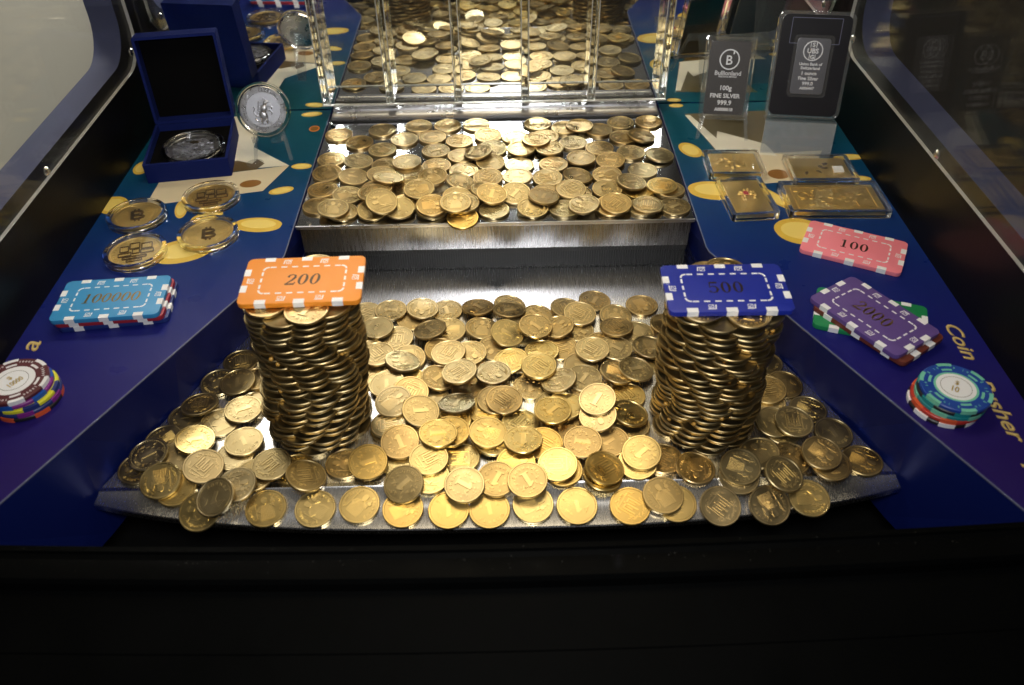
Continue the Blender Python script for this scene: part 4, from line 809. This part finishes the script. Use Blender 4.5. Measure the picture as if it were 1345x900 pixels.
# ------------------------------------------------------------------ gaming plaques and chips
PW, PH, PT = 72.0, 44.0, 3.4
def plaque(num, col, x, y, z, rz, label, group=None, detail=True, spots='white', foil='foildark', slant=.12, tilt=(0, 0)):
    t = empty('plaque', (x, y, z), rot=(tilt[0], tilt[1], rz))
    b_ = G().prism(rrect(PW, PH, 4, 6), 0, PT).build('body', CHIP[col], t, bevel=.45, smooth=.6)
    e = .06
    def spot(x0, x1, y0, y1):
        G().box(x0, x1, y0, y1, -e*.5, PT+e).build('edge_spot', M['white'] if spots == 'white' else CHIP[spots], t)
    for px in (-22.5, 0, 22.5):
        spot(px-3.2, px+3.2, PH/2-3.6, PH/2+e); spot(px-3.2, px+3.2, -PH/2-e, -PH/2+3.6)
    for py in (-7.8, 7.8):
        spot(PW/2-3.8, PW/2+e, py-3.2, py+3.2); spot(-PW/2-e, -PW/2+3.8, py-3.2, py+3.2)
    if not detail: return tag(t, label, 'plaque', group)
    g = G(); w2, h2 = 25.0, 12.6; z0, z1 = PT+.005, PT+.07
    for sy in (-1, 1):
        for i in range(7): cx = -19.5+i*6.5; g.box(cx-1.8, cx+1.8, sy*h2-.55, sy*h2+.55, z0, z1)
    for sx in (-1, 1):
        for i in range(3): cy_ = -6.2+i*6.2; g.box(sx*w2-.55, sx*w2+.55, cy_-1.8, cy_+1.8, z0, z1)
        for sy in (-1, 1):
            pts = [(sx*(w2-3.2+3.2*math.sin(t_)), sy*(h2-3.2+3.2*math.cos(t_))) for t_ in [math.pi/2*i/5 for i in range(6)]]
            if sx*sy < 0: pts = pts[::-1]
            ribbon(g, pts, 1.1, z0, z1)
    d = g.build('dashed_border', 'white', t); d['kind'] = 'stuff'
    for px, py, an in ((-11.2, PH/2-4.6, 0), (11.2, PH/2-4.6, 0), (-11.2, -PH/2+4.6, math.pi), (11.2, -PH/2+4.6, math.pi), (-PW/2+5, 0, math.pi/2), (PW/2-5, 0, -math.pi/2)):
        g = G(); mt = T_(px, py, 0) @ RZ(an)
        ribbon(g, [(-2.6, -1.6), (-2.2, 1.9), (2.2, 1.9)], .8, z0, z1, mt)
        for a_, b2 in (((-1.2, -1.6), (1.6, -1.6)), ((1.6, -1.6), (1.6, .9)), ((1.6, .9), (-1.2, .9)), ((-1.2, .9), (-1.2, -1.6)), ((-.8, -1.2), (1.2, .5))): ribbon(g, [a_, b2], .35, z0, z1-.01, mt)
        g.build('dice_motif', 'white', t)
    g = G(); h = 10.2; number(g, num, h, PT+.005, PT+.09, .70 if len(num) < 5 else .64, slant); g.build('number', foil, t)
    return tag(t, label, 'plaque', group)
plaque('200', 'orange', -114.5, -356.5, TOPZ+.3, .035, 'orange plaque marked 200 lying on top of the left coin tower', slant=.14, tilt=(.02, .01))
plaque('500', 'royal', 136.5, -372.5, TOPZ+.3, -.02, 'royal blue plaque marked 500 lying on top of the right coin tower', slant=0, tilt=(.02, -.01))
zt = .9
plaque('100', 'navyb', -262, -302.5, zt, .125, 'navy plaque with white spots at the bottom of the 100000 plaque pile', 'plaques on the left deck', False)
plaque('100', 'maroon', -263.5, -303, zt+PT+.05, .085, 'dark red plaque directly under the light blue 100000 plaque', 'plaques on the left deck', False)
plaque('100000', 'sky', -264.8, -304, zt+2*PT+.1, .075, 'light blue plaque marked 100000 on top of its pile', 'plaques on the left deck', foil='foil', slant=.12)
plaque('100', 'pink', 268, -250.5, zt, -.478, 'pink plaque marked 100 lying flat on the right deck', 'plaques on the right deck', foil='foildark', slant=0)
plaque('25', 'green', 252.5, -331.5, zt, -.36, 'green plaque lying crosswise at the bottom under the purple 2000 plaque', 'plaques on the right deck', False)
plaque('50', 'brown', 252.6, -341, zt+PT+.05, -.97, 'brown plaque between the green plaque and the purple 2000 plaque', 'plaques on the right deck', False)
plaque('2000', 'purple', 250.2, -338, zt+2*PT+.1, -1.02, 'purple plaque marked 2000 on top of the crossed pile', 'plaques on the right deck', foil='foil', slant=0)
def round_chip(x, y, z, rz, body, spot, label, group, inlay=None, num=None, nsp=6, spot2=None):
    R_, H = 20.2, 2.75; t = empty('poker_chip', (x, y, z), rz)
    G().lathe([(0, 0), (R_-.5, 0), (R_, .5), (R_, H-.5), (R_-.5, H), (0, H)], 56).build('body', CHIP[body], t, smooth=.5)
    for i in range(nsp):
        a0 = 2*math.pi*i/nsp; w = math.radians(13)
        pts = [((R_+.06)*math.cos(a0+w*k/4), (R_+.06)*math.sin(a0+w*k/4)) for k in range(-4, 5)]; pi = [((R_-2.2)*math.cos(a0+w*k/4), (R_-2.2)*math.sin(a0+w*k/4)) for k in range(4, -5, -1)]
        G().prism(pts+pi, .02, H+.05).build('edge_spot', M['white'] if spot == 'white' else CHIP[spot], t)
    if inlay:
        for i in range(nsp):
            a0 = 2*math.pi*i/nsp; w = math.radians(12)
            for r0, r1 in ((14.0, 15.6),):
                pts = [(r1*math.cos(a0+w*k/4), r1*math.sin(a0+w*k/4)) for k in range(-4, 5)]+[(r0*math.cos(a0+w*k/4), r0*math.sin(a0+w*k/4)) for k in range(4, -5, -1)]
                G().prism(pts, H-.1, H+.05).build('stripe', M['white'] if spot == 'white' else CHIP[spot], t)
            g = G(); arc_text(g, num if len(num) > 3 else '$ '+num, 2.4, 17.0, a0+math.radians(43), a0+math.radians(17), H-.02, .07, False, .05); g.build('rim_lettering', 'white' if spot == 'white' else 'mintp', t)
        G().lathe([(0, H-.1), (12.6, H-.1), (12.6, H+.06), (0, H+.06)], 40).build('inlay_ring', inlay, t)
        G().lathe([(0, H-.1), (11.2, H-.1), (11.2, H+.1), (0, H+.1)], 40).build('inlay', 'white', t)
        g = G().lathe([(8.6, H+.05), (8.85, H+.05), (8.85, H+.13), (8.6, H+.13)], 40, None, True); g.build('inlay_line', 'foildark', t)
        g = G(); v, fs = text(num, 5.6 if len(num) > 3 else 7, .08, 0, .15); g.add(v, fs, T_(0, -2.2, H+.08) @ Matrix.Diagonal((.72, 1, 1, 1))); v, fs = text('$', 5, .08, 0, .1); g.add(v, fs, T_(0, 3.6, H+.08)); g.build('number', 'goldfoil', t)
    return tag(t, label, 'poker chip', group)
M['mintp'] = CHIP['mint']
cz = .9; gl = 'round chips on the left deck'; LX, LY = -294, -389
round_chip(LX+5, LY-2.0, cz, .3, 'black', 'coral', 'black round chip with orange spots at the bottom of the left chip pile', gl)
round_chip(LX+5, LY-1.5, cz+2.8, .9, 'navyb', 'violet', 'dark navy round chip with purple spots second from the bottom of the left pile', gl)
round_chip(LX+4, LY-1.0, cz+5.6, .1, 'yellow', 'navyb', 'yellow round chip with navy spots in the left chip pile', gl)
round_chip(LX+1.5, LY-.4, cz+8.4, .55, 'violet', 'blue', 'purple round chip with blue spots under the brown chip', gl)
round_chip(LX, LY, cz+11.2, 1.0, 'wine', 'white', 'dark brown round chip marked 10000 on top of the left chip pile', gl, 'white', '10000')
gr = 'round chips on the right deck'; RX_, RY_ = 273, -411
round_chip(RX_-4, RY_-.5, cz, .5, 'black', 'white', 'black and white round chip at the bottom of the right chip pile', gr, nsp=8)
round_chip(RX_-3, RY_-.3, cz+2.8, .2, 'redc', 'coral', 'red round chip second from the bottom of the right pile', gr)
round_chip(RX_-1, RY_, cz+5.6, .85, 'teal', 'mint', 'teal round chip in the middle of the right chip pile', gr)
round_chip(RX_-.6, RY_+.2, cz+8.4, .4, 'black', 'teal', 'black round chip with teal spots under the blue chip', gr)
round_chip(RX_, RY_, cz+11.2, -.55, 'deep', 'mint', 'blue round chip marked 10 on top of the right chip pile', gr, 'mintp', '10')

# ------------------------------------------------------------------ collectors' pieces on the left deck
def capsule_shell(t, R_, H):
    G().lathe([(R_-4.2, H-.5), (0, H-.5), (0, H-.9), (R_-4.2, H-.9)][:0] or [(0, H-.9), (R_-3.2, H-.9), (R_-3.2, H-.4), (0, H-.4)], 48).build('lid', 'capsule', t, smooth=.5)
    G().lathe([(R_-3.2, 0), (R_-.6, 0), (R_, .5), (R_, H*.42), (R_-.5, H*.46), (R_-.5, H*.54), (R_, H*.58), (R_, H-.5), (R_-.6, H), (R_-2.4, H), (R_-3.2, H-.5)], 56, None, True).build('rim', 'capsrim', t, smooth=.7)
def medal(t, R_, z, mat):
    return G().lathe([(0, 0), (R_-.2, 0), (R_, .2), (R_, 2.3), (R_-.3, 2.5), (R_-1.3, 2.5), (R_-1.6, 2.15), (0, 2.15)], 56, T_(0, 0, z)).build('coin', mat, t, smooth=.5)
def bitcoin(x, y, rz, side, label):
    t = empty('encapsulated_coin', (x, y, .9), rz); H = 6.0; capsule_shell(t, 23, H)
    c = medal(t, 19.4, 1.2, 'bit' if side != 'dark' else 'bit'); z = 1.2+2.1
    g = G()
    if side in ('logo', 'dark'):
        for a_, b_ in (((-3.4, -6.2), (-3.4, 6.2)),): ribbon(g, [a_, b_], 2.6, z, z+.8)
        for y0, w in ((3.1, 4.4), (-3.1, 5.2)):
            ribbon(g, [(-3.6, y0+2.6), (1.2, y0+2.5), (w-.8, y0+1.6), (w, y0), (w-.8, y0-1.7), (1.2, y0-2.6), (-3.6, y0-2.6)], 1.9, z, z+.8)
        for px in (-1.4, 1.6):
            g.box(px-.8, px+.8, 5.8, 8.6, z, z+.8); g.box(px-.8, px+.8, -8.6, -5.8, z, z+.8)
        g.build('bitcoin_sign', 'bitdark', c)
        g = G()
        for i in range(60): a = 2*math.pi*i/60; g.box(-.5, .5, -.18, .18, z, z+.25, T_(15.6*math.cos(a), 15.6*math.sin(a), 0) @ RZ(a))
        for i in range(9):
            y0 = -12+i*3; w = math.sqrt(max(0, 13.6**2-y0*y0))
            g.box(-w, -7, y0-.15, y0+.15, z, z+.2); g.box(7, w, y0-.15, y0+.15, z, z+.2)
        g.build('line_relief', 'bit', c)
    else:
        rr = random.Random(5); g2 = G()
        for (x0, x1, y0, y1) in ((-11, -5, 1, 8), (-4, 3, 4, 11), (4.5, 12, 2, 9), (-12, -3, -5, -1), (-2, 3, -3, 2.5), (4, 13, -4, .5), (-9, 8, -9, -6.5), (-6, 5, -13, -10.5)):
            for a_, b_ in (((x0, y0), (x1, y0)), ((x1, y0), (x1, y1)), ((x1, y1), (x0, y1)), ((x0, y1), (x0, y0))): ribbon(g, [a_, b_], .8, z, z+.7)
            for k in range(4):
                px = x0+(x1-x0)*(k+.5)/4; g2.box(px-.35, px+.35, y0+.6, y1-.6, z, z+.35)
        for k in range(30):
            a = 2*math.pi*k/30; g2.box(-1, 1, -.3, .3, z, z+.35, T_(15.4*math.cos(a), 15.4*math.sin(a), 0) @ RZ(a))
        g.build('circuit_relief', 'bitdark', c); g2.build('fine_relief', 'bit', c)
    return tag(t, label, 'capsule coin', 'capsule coins on the left deck')
bitcoin(-286.5, -189.5, .30, 'dark', 'gold B coin in a clear capsule, outermost by the left black wall')
bitcoin(-234, -163.5, .25, 'circuit', 'gold circuit pattern coin in a clear capsule nearest the blue box')
bitcoin(-222.5, -217.5, .22, 'logo', 'gold B coin in a clear capsule, innermost of the four')
bitcoin(-271.5, -239.5, .28, 'circuit', 'gold circuit pattern coin in a clear capsule just behind the light blue plaques')
# open presentation box
def tray_box(t, w, d, h, name, wall, mtop, mat4=None):
    pass
BW, BD, BH = 70.0, 76.0, 17.0
bx = empty('presentation_box', (-267, -92, .9), .150)
g = G(); wl = 2.4
def hollow(g, w, d, z0, z1, th, mat=None):
    o = rrect(w, d, 1.5, 3); i = rrect(w-2*th, d-2*th, 1.0, 3); n = len(o)
    v = [(x, y, z0) for x, y in o]+[(x, y, z1) for x, y in o]+[(x, y, z1) for x, y in i]+[(x, y, z0+2) for x, y in i]
    fs = [tuple(range(n))[::-1], tuple(range(3*n, 4*n))]
    for k in range(3): fs += [(k*n+j, k*n+(j+1) % n, (k+1)*n+(j+1) % n, (k+1)*n+j) for j in range(n)]
    g.add(v, fs, mat)
hollow(g, BW, BD, 0, BH, wl); g.build('base', 'velvet', bx, smooth=.5)
G().prism(rrect(BW-2*wl-.4, BD-2*wl-.4, 1, 3), 2.2, BH-6).build('cushion', 'blackvelvet', bx)
LM = T_(0, BD/2+.6, BH-.5) @ RX(math.radians(-90+5)) @ T_(0, BD/2, -0.0)
LM = T_(0, BD/2-1, BH+.3) @ RX(math.radians(84)) @ T_(0, BD/2, 0) @ T_(0, 0, -16)
g = G(); hollow(g, BW, BD, 0, 16, wl, LM); g.build('lid', 'velvet', bx, smooth=.5)
G().prism(rrect(BW-2*wl-.4, BD-2*wl-.4, 1, 3), 2.2, 4.5, LM).build('lid_lining', 'blackvelvet', bx)
tag(bx, 'open blue presentation box with black lining by the left wall', 'box')
t = empty('encapsulated_coin', (-262.5, -101, 12.2), .145); t.rotation_euler = (.05, 0, .145)
capsule_shell(t, 26.5, 6); c = medal(t, 22.8, 1.2, 'silver'); g = G(); rr = random.Random(2); z = 3.3
for i in range(26):
    y0 = -15+i*1.2; w = math.sqrt(max(0, 17.5**2-y0*y0)); x0 = -w; 
    while x0 < w-2:
        l = rr.uniform(2, 8); ribbon(g, [(x0, y0+rr.uniform(-.4, .4)), (min(w, x0+l), y0+rr.uniform(-.4, .4))], .5, z, z+.35); x0 += l+rr.uniform(.5, 2)
g.build('line_relief', 'silver', c)
g = G().lathe([(1, 0), (.7, .7), (0, 1)], 16, T_(0, 10, z) @ Matrix.Diagonal((4.5, 3.2, .6, 1))); g.build('dark_device', 'bitdark', c)
tag(t, 'silver coin in a clear capsule lying in the open blue box', 'capsule coin', 'capsule coins on the left deck')
# small easel with a silver coin
st = empty('coin_easel', (-197, -88, .9), .12)
def bar(g, a, b, w, d):
    a = Vector(a); b = Vector(b); dz = (b-a); L_ = dz.length; q = Vector((0, 0, 1)).rotation_difference(dz.normalized()).to_matrix().to_4x4()
    g.box(-w/2, w/2, -d/2, d/2, 0, L_, Matrix.Translation(a) @ q)
for s_ in (-1, 1):
    g = G(); bar(g, (s_*15.5, -13, 0), (s_*9, 2, 42), 3, 2.2); bar(g, (s_*11.5, -5, 19), (s_*12.2, -15, 21.5), 3, 2); bar(g, (s_*12.2, -15, 20.5), (s_*12.2, -16, 26), 3, 1.6); g.build('leg', 'stand', st)
g = G(); bar(g, (0, 22, 0), (0, 3, 42), 9, 2.0); g.build('prop', 'stand', st)
g = G(); g.box(-11, 11, 1, 3, 38, 43); g.build('cross_piece', 'stand', st)
G().lathe([(0, 0), (7.5, 0), (7.5, 1), (6.5, 1.3), (0, 1.3)], 28, T_(-16, -15, 0)).build('foot_pad', 'stand', st, smooth=.5)
tag(st, 'small clear plastic easel holding a round silver coin', 'easel', 'clear display stands')
t = empty('encapsulated_coin', (-197.5, -94, 21.8), rot=(math.radians(72), 0, .10))
def shift(o, dy):
    for c_ in o.children: c_.location.y += dy*S
capsule_shell(t, 22.8, 6); c = medal(t, 19.3, 1.2, 'silver'); z = 3.3
G().lathe([(0, 0), (14.2, 0), (14.2, .2), (0, .2)], 44, T_(0, 0, z)).build('field', 'silverfrost', c)
g = G()
arc_text(g, 'BRITANNIA  ONE  OUNCE  FINE  SILVER', 2.5, 16.4, math.radians(245), math.radians(-65), z, .35, False, .08)
g.lathe([(14.2, 0), (14.7, 0), (14.7, .4), (14.2, .4)], 44, T_(0, 0, z), True); g.build('rim_lettering', 'silver', c)
g = G()
def blob(g, x, y, a, b, h, rot=0, zz=0): g.lathe([(1, 0), (.85, .5), (.5, .88), (0, 1)], 12, T_(x, y, zz) @ RZ(rot) @ Matrix.Diagonal((a, b, h, 1)))
z += .2
for a in ((-.5, -5, 3.6, 5.0, 1.2, .25), (.6, .6, 3.0, 4.2, 1.4, -.35), (2.4, 5.6, 1.7, 2.6, 1.5, -.5), (4.0, 6.6, 2.0, 1.0, 1.5, -.35), (1.6, 8.6, .5, 1.8, 1.2, .2), (-6.2, -8.6, 1.0, 2.6, 1.1, .8), (1.6, -9.2, 1.1, 3.0, 1.2, .2), (-2.6, -9.4, 1.2, 2.8, 1.2, -.1)):
    blob(g, *a[:5], a[5], z)
for pts, w in (([(2.4, 2.2), (5.6, 2.8), (7.6, 1.2), (7.0, 0)], 1.3), ([(2.8, -.4), (5.8, -1.2), (7.4, -3.2), (6.4, -4.2)], 1.2), ([(-3, -6), (-6.4, -5.0), (-8.2, -1.6), (-6.8, 1.2), (-8, 3)], .9), ([(-.4, -8), (-2, -11.4), (.4, -12)], 1.3), ([(2.4, -8), (4.2, -10.6), (6.4, -10.6)], 1.2)):
    ribbon(g, pts, w, z, z+1.0)
for i in range(9): ribbon(g, [(1.4-i*.5, 7.4-i*1.2), (-1.6-i*.35, 7.8-i*1.25), (-3.6-i*.2, 6.4-i*1.2)], .55, z, z+.8)
for i in range(7): ribbon(g, [(-2+i*1.1, -3.4-i*.4), (-1.6+i*1.0, -6.2-i*.3)], .4, z+.6, z+1.5)
for i in range(12): ribbon(g, [(-6.5+i*1.15, -12.6), (-6.0+i*1.15, -11.6)], .5, z, z+.6)
g.build('rearing_beast', 'silver', c, smooth=.6); shift(t, 23)
for c_ in t.children: pass
tag(t, 'silver coin showing a rearing beast, upright in a capsule on its easel', 'capsule coin', 'capsule coins on the left deck')

# ------------------------------------------------------------------ bars on the right deck
def clear_case(t, w, h, d, rad=3, wall=2.2, shell='capsule'):
    G().prism(rrect(w, h, rad), d-.7, d).build('cover', shell, t)
    o = rrect(w, h, rad, 4); i = rrect(w-2*wall, h-2*wall, max(.8, rad-wall+.8), 4); n = len(o)
    v = [(x, y, 0) for x, y in o]+[(x, y, d-.8) for x, y in o]+[(x, y, d-.8) for x, y in i]+[(x, y, 0) for x, y in i]
    fs = []
    for k in range(4): fs += [(k*n+j, k*n+(j+1) % n, ((k+1) % 4)*n+(j+1) % n, ((k+1) % 4)*n+j) for j in range(n)]
    G().add(v, fs).build('frame', 'capsrim', t, smooth=.6)
def easel(name, x, y, rz, label, w):
    e_ = empty(name, (x, y, .9), rz)
    for s_ in (-1, 1):
        g = G(); bar(g, (s_*w*.5, -15, 0), (s_*w*.32, 8, 46), 3, 2.2); bar(g, (s_*w*.44, -7, 16.5), (s_*w*.44, -15, 16.5), 3, 2); g.build('leg', 'stand', e_)
    g = G(); bar(g, (0, 30, 0), (0, 8, 46), 10, 2); g.build('prop', 'stand', e_)
    G().box(-w*.36, w*.36, 6.5, 8.6, 40, 47).build('cross_piece', 'stand', e_)
    return tag(e_, label, 'easel', 'clear display stands')
easel('bar_easel', 207, -62, -.12, 'clear plastic easel holding the silver bar with a circled B', 44)
def up(t, h):
    for c_ in t.children: c_.location.y += h*S
def lines(g, rows, z, depth=.25):
    for body, size, y0, bold in rows: v, fs = text(body, size, depth, 0, bold); g.add(v, fs, T_(0, y0, z))
t = empty('silver_bar', (204.5, -68, 17.8), rot=(math.radians(74), 0, -.13))
clear_case(t, 42, 70, 7, 3, 3.0)
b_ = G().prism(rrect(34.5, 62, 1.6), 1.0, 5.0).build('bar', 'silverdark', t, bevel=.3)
g = G(); z = 5.0; g.lathe([(7.6, 0), (8.6, 0), (8.6, .5), (7.6, .5)], 40, T_(0, 16, z), True)
v, fs = text('B', 11, .5, 0, .1); g.add(v, fs, T_(0, 15.5, z)); g.box(2.6, 3.8, 20.5, 23, z, z+.5); g.build('circled_letter', 'stamp', b_)
g = G(); lines(g, [('Bullionland', 5.2, 4.6, .05), ('PRECIOUS METALS', 1.9, 1.6, .03), ('100g', 5.6, -8.5, .12), ('FINE SILVER', 5.0, -14.6, .12), ('999.9', 5.6, -20.6, .14), ('A0000018', 3.8, -26.4, .14)], z, .4); g.build('stamped_lettering', 'stamp', b_)
up(t, 35); tag(t, 'silver bar with a circled B in a clear case on an easel', 'silver bar')
# folded acrylic stand with the black framed bar
st = empty('acrylic_stand', (268, -80, .9), -.15)
def sheet(g, a, b, w, th=2.0):
    (y0, z0), (y1, z1) = a, b; d = Vector((y1-y0, z1-z0)).normalized(); nx, nz = -d.y*th/2, d.x*th/2
    v = [(x, y, z) for x in (-w/2, w/2) for y, z in ((y0+nx, z0+nz), (y1+nx, z1+nz), (y1-nx, z1-nz), (y0-nx, z0-nz))]
    g.add(v, [(0, 1, 2, 3), (7, 6, 5, 4), (0, 4, 5, 1), (1, 5, 6, 2), (2, 6, 7, 3), (3, 7, 4, 0)])
g = G(); sheet(g, (-25, 0), (-20, 27.5), 60); g.build('front_panel', 'standface', st) if 'standface' in M else None
M['standface'] = clear('clear_stand_front', (.80, .83, .86), 1.0, .16, .06)
g = G(); sheet(g, (-25.5, 0), (-20, 27.5), 60); g.build('front_panel', 'standface', st)
g = G(); sheet(g, (-19.5, 28), (-4, 24), 60); g.build('ledge', 'stand', st)
g = G(); sheet(g, (-3.5, 24), (14, 92), 56); g.build('back_panel', 'stand', st)
g = G(); sheet(g, (14.6, 92), (40, 0), 30); g.build('prop', 'stand', st)
tag(st, 'folded clear acrylic stand under the black framed silver bar', 'display stand', 'clear display stands')
t = empty('framed_silver_bar', (265.8, -92.2, 29.6), rot=(math.radians(74.5), 0, -.15))
W_, H_ = 62.0, 86.0
G().prism(rrect(W_, H_, 6), 0, 6).build('holder', 'holdermid', t, bevel=.5)
ins = G().prism(rrect(W_-6, H_-5, 5), 1.0, 6.3).build('black_insert', 'cardblack', t)
g = G()
for a_, b2 in (((-20, 18), (20, 18)), ((20, 18), (20, 38)), ((20, 38), (-20, 38)), ((-20, 38), (-20, 18))): ribbon(g, [a_, b2], .5, 6.3, 6.5)
g.build('label_frame', 'edge', ins)
G().prism(rrect(32, 50, 3.5), 6.35, 8.2).build('inner_capsule', 'capsule', t)
b_ = G().prism(rrect(27, 45, 2.5), 6.4, 7.4).build('bar', 'silverbar', t, bevel=.2) if 'silverbar' in M else None
M['silverbar'] = P('silver_bar_satin', (.30, .30, .33), .30, 1, var=.1, vscale=60)
b_ = G().prism(rrect(27, 45, 2.5), 6.4, 7.4).build('bar', 'silverbar', t, bevel=.2)
g = G().lathe([(7.2, 0), (8.0, 0), (8.0, .6), (7.2, .6)], 36, T_(0, 12.5, 7.4), True)
g.box(-2.6, -2.1, 15.2, 19.8, 7.4, 7.8); g.box(2.1, 2.6, 15.2, 19.8, 7.4, 7.8); g.box(-2.6, -2.1, 5.2, 9.8, 7.4, 7.8); g.box(2.1, 2.6, 5.2, 9.8, 7.4, 7.8)
lines(g, [('UBS', 5.4, 12.5, .16), ('S', 4.6, 17.4, .14), ('G', 4.6, 7.6, .14)], 7.4, .5); g.build('circled_letters', 'stamp', b_)
g = G(); lines(g, [('Union Bank of', 3.2, 2.0, .07), ('Switzerland', 3.4, -1.2, .08), ('1 ounce', 4.0, -5.4, .09), ('Fine Silver', 4.0, -9.6, .09), ('999.0', 4.0, -13.8, .1), ('A056447', 3.2, -17.6, .09)], 7.4, .4); g.build('stamped_lettering', 'stamp', b_)
G().prism(rrect(27, 45, 2.5), 7.41, 7.45)
up(t, H_/2); tag(t, 'small silver bar in a large black framed holder on an acrylic stand', 'silver bar')
def ingot(x, y, rz, w, h, d, label, kind):
    t = empty('gold_ingot', (x, y, .9), rz); clear_case(t, w, h, d, 2.5, 3.2)
    b_ = G().prism(rrect(w-8, h-8, 1.5), 1.0, d-2.2).build('bar', 'ingot', t, bevel=.35); z = d-2.2; rr = random.Random(kind)
    g = G()
    if kind == 1:
        for k in range(7): blob(g, rr.uniform(-12, 12), rr.uniform(-8, 8), rr.uniform(2, 5), rr.uniform(1, 3), .8, rr.uniform(0, 3), z)
        ribbon(g, [(-9+7*math.cos(t_), 1+7*math.sin(t_)) for t_ in [i*.5 for i in range(8)]], 1.2, z, z+.5)
        g.build('relief', 'ingot', b_, smooth=.6)
        G().box(-1.2, 1.2, -h/2+5, h/2-5, z+.02, z+.5, RZ(-.15)).build('divider', 'capsule', b_)
    elif kind == 2:
        for k in range(6): blob(g, rr.uniform(-14, 6), rr.uniform(-8, 8), rr.uniform(2, 4), rr.uniform(1, 2.4), .6, rr.uniform(0, 3), z)
        g.build('relief', 'bitdark', b_, smooth=.6); G().prism([(-4, -5.5), (4.5, -4.5), (5.5, 5), (-3, 4.2)], z+.3, z+1.2, T_(13.5, -2.5, 0)).build('white_tag', 'white', b_)
    elif kind == 3:
        for k in range(26): a = rr.uniform(0, 6.28); q_ = rr.uniform(2, 8.5); blob(g, q_*math.cos(a), 4+q_*1.05*math.sin(a), rr.uniform(1, 2.6), rr.uniform(.7, 1.4), 1.0, a+rr.uniform(-.5, .5), z)
        g.build('eagle_relief', 'ingot', b_, smooth=.6); G().prism([(-1.8, -2), (1.8, -2), (2, 2), (0, 3), (-2, 2)], z+.6, z+1.3, T_(0, 3.5, 0)).build('red_shield', 'red', b_)
        g = G(); lines(g, [('ARMENIA', 2.6, 19.5, .05)], z, .3)
    else:
        for k in range(60): g.box(-rr.uniform(.4, 2.2), rr.uniform(.4, 2.2), -.35, .35, z, z+.45, T_(rr.uniform(-28, 26), rr.uniform(-13, 11), 0) @ RZ(rr.uniform(-.3, .3)))
        g.lathe([(4, 0), (4.7, 0), (4.7, .5), (4, .5)], 24, T_(-23, 3, z), True); g.build('engraving', 'ingot', b_)
        g = G()
        for a_, b2 in (((-31, -16), (31, -16)), ((31, -16), (31, 15)), ((31, 15), (-31, 15)), ((-31, 15), (-31, -16))): ribbon(g, [a_, b2], .8, z, z+.5)
        g.prism([(17, -14), (27, -12), (24, -3), (16, -5)], z, z+.6); g.build('raised_frame', 'ingot', b_)
    return tag(t, label, 'gold ingot', 'cased gold ingots on the right deck')
ingot(205, -127, -.03, 48, 41, 7, 'cased gold ingot with a clear divider below the circled B bar', 1)
ingot(275.5, -139, -.03, 55, 43, 7, 'cased gold ingot with a small white tag below the acrylic stand', 2)
ingot(203.5, -181, .05, 38, 57, 7, 'upright cased gold ingot with a crest and tiny red shield', 3)
ingot(272.5, -185, -.03, 80, 47, 7, 'wide cased gold ingot just behind the pink plaque', 4)
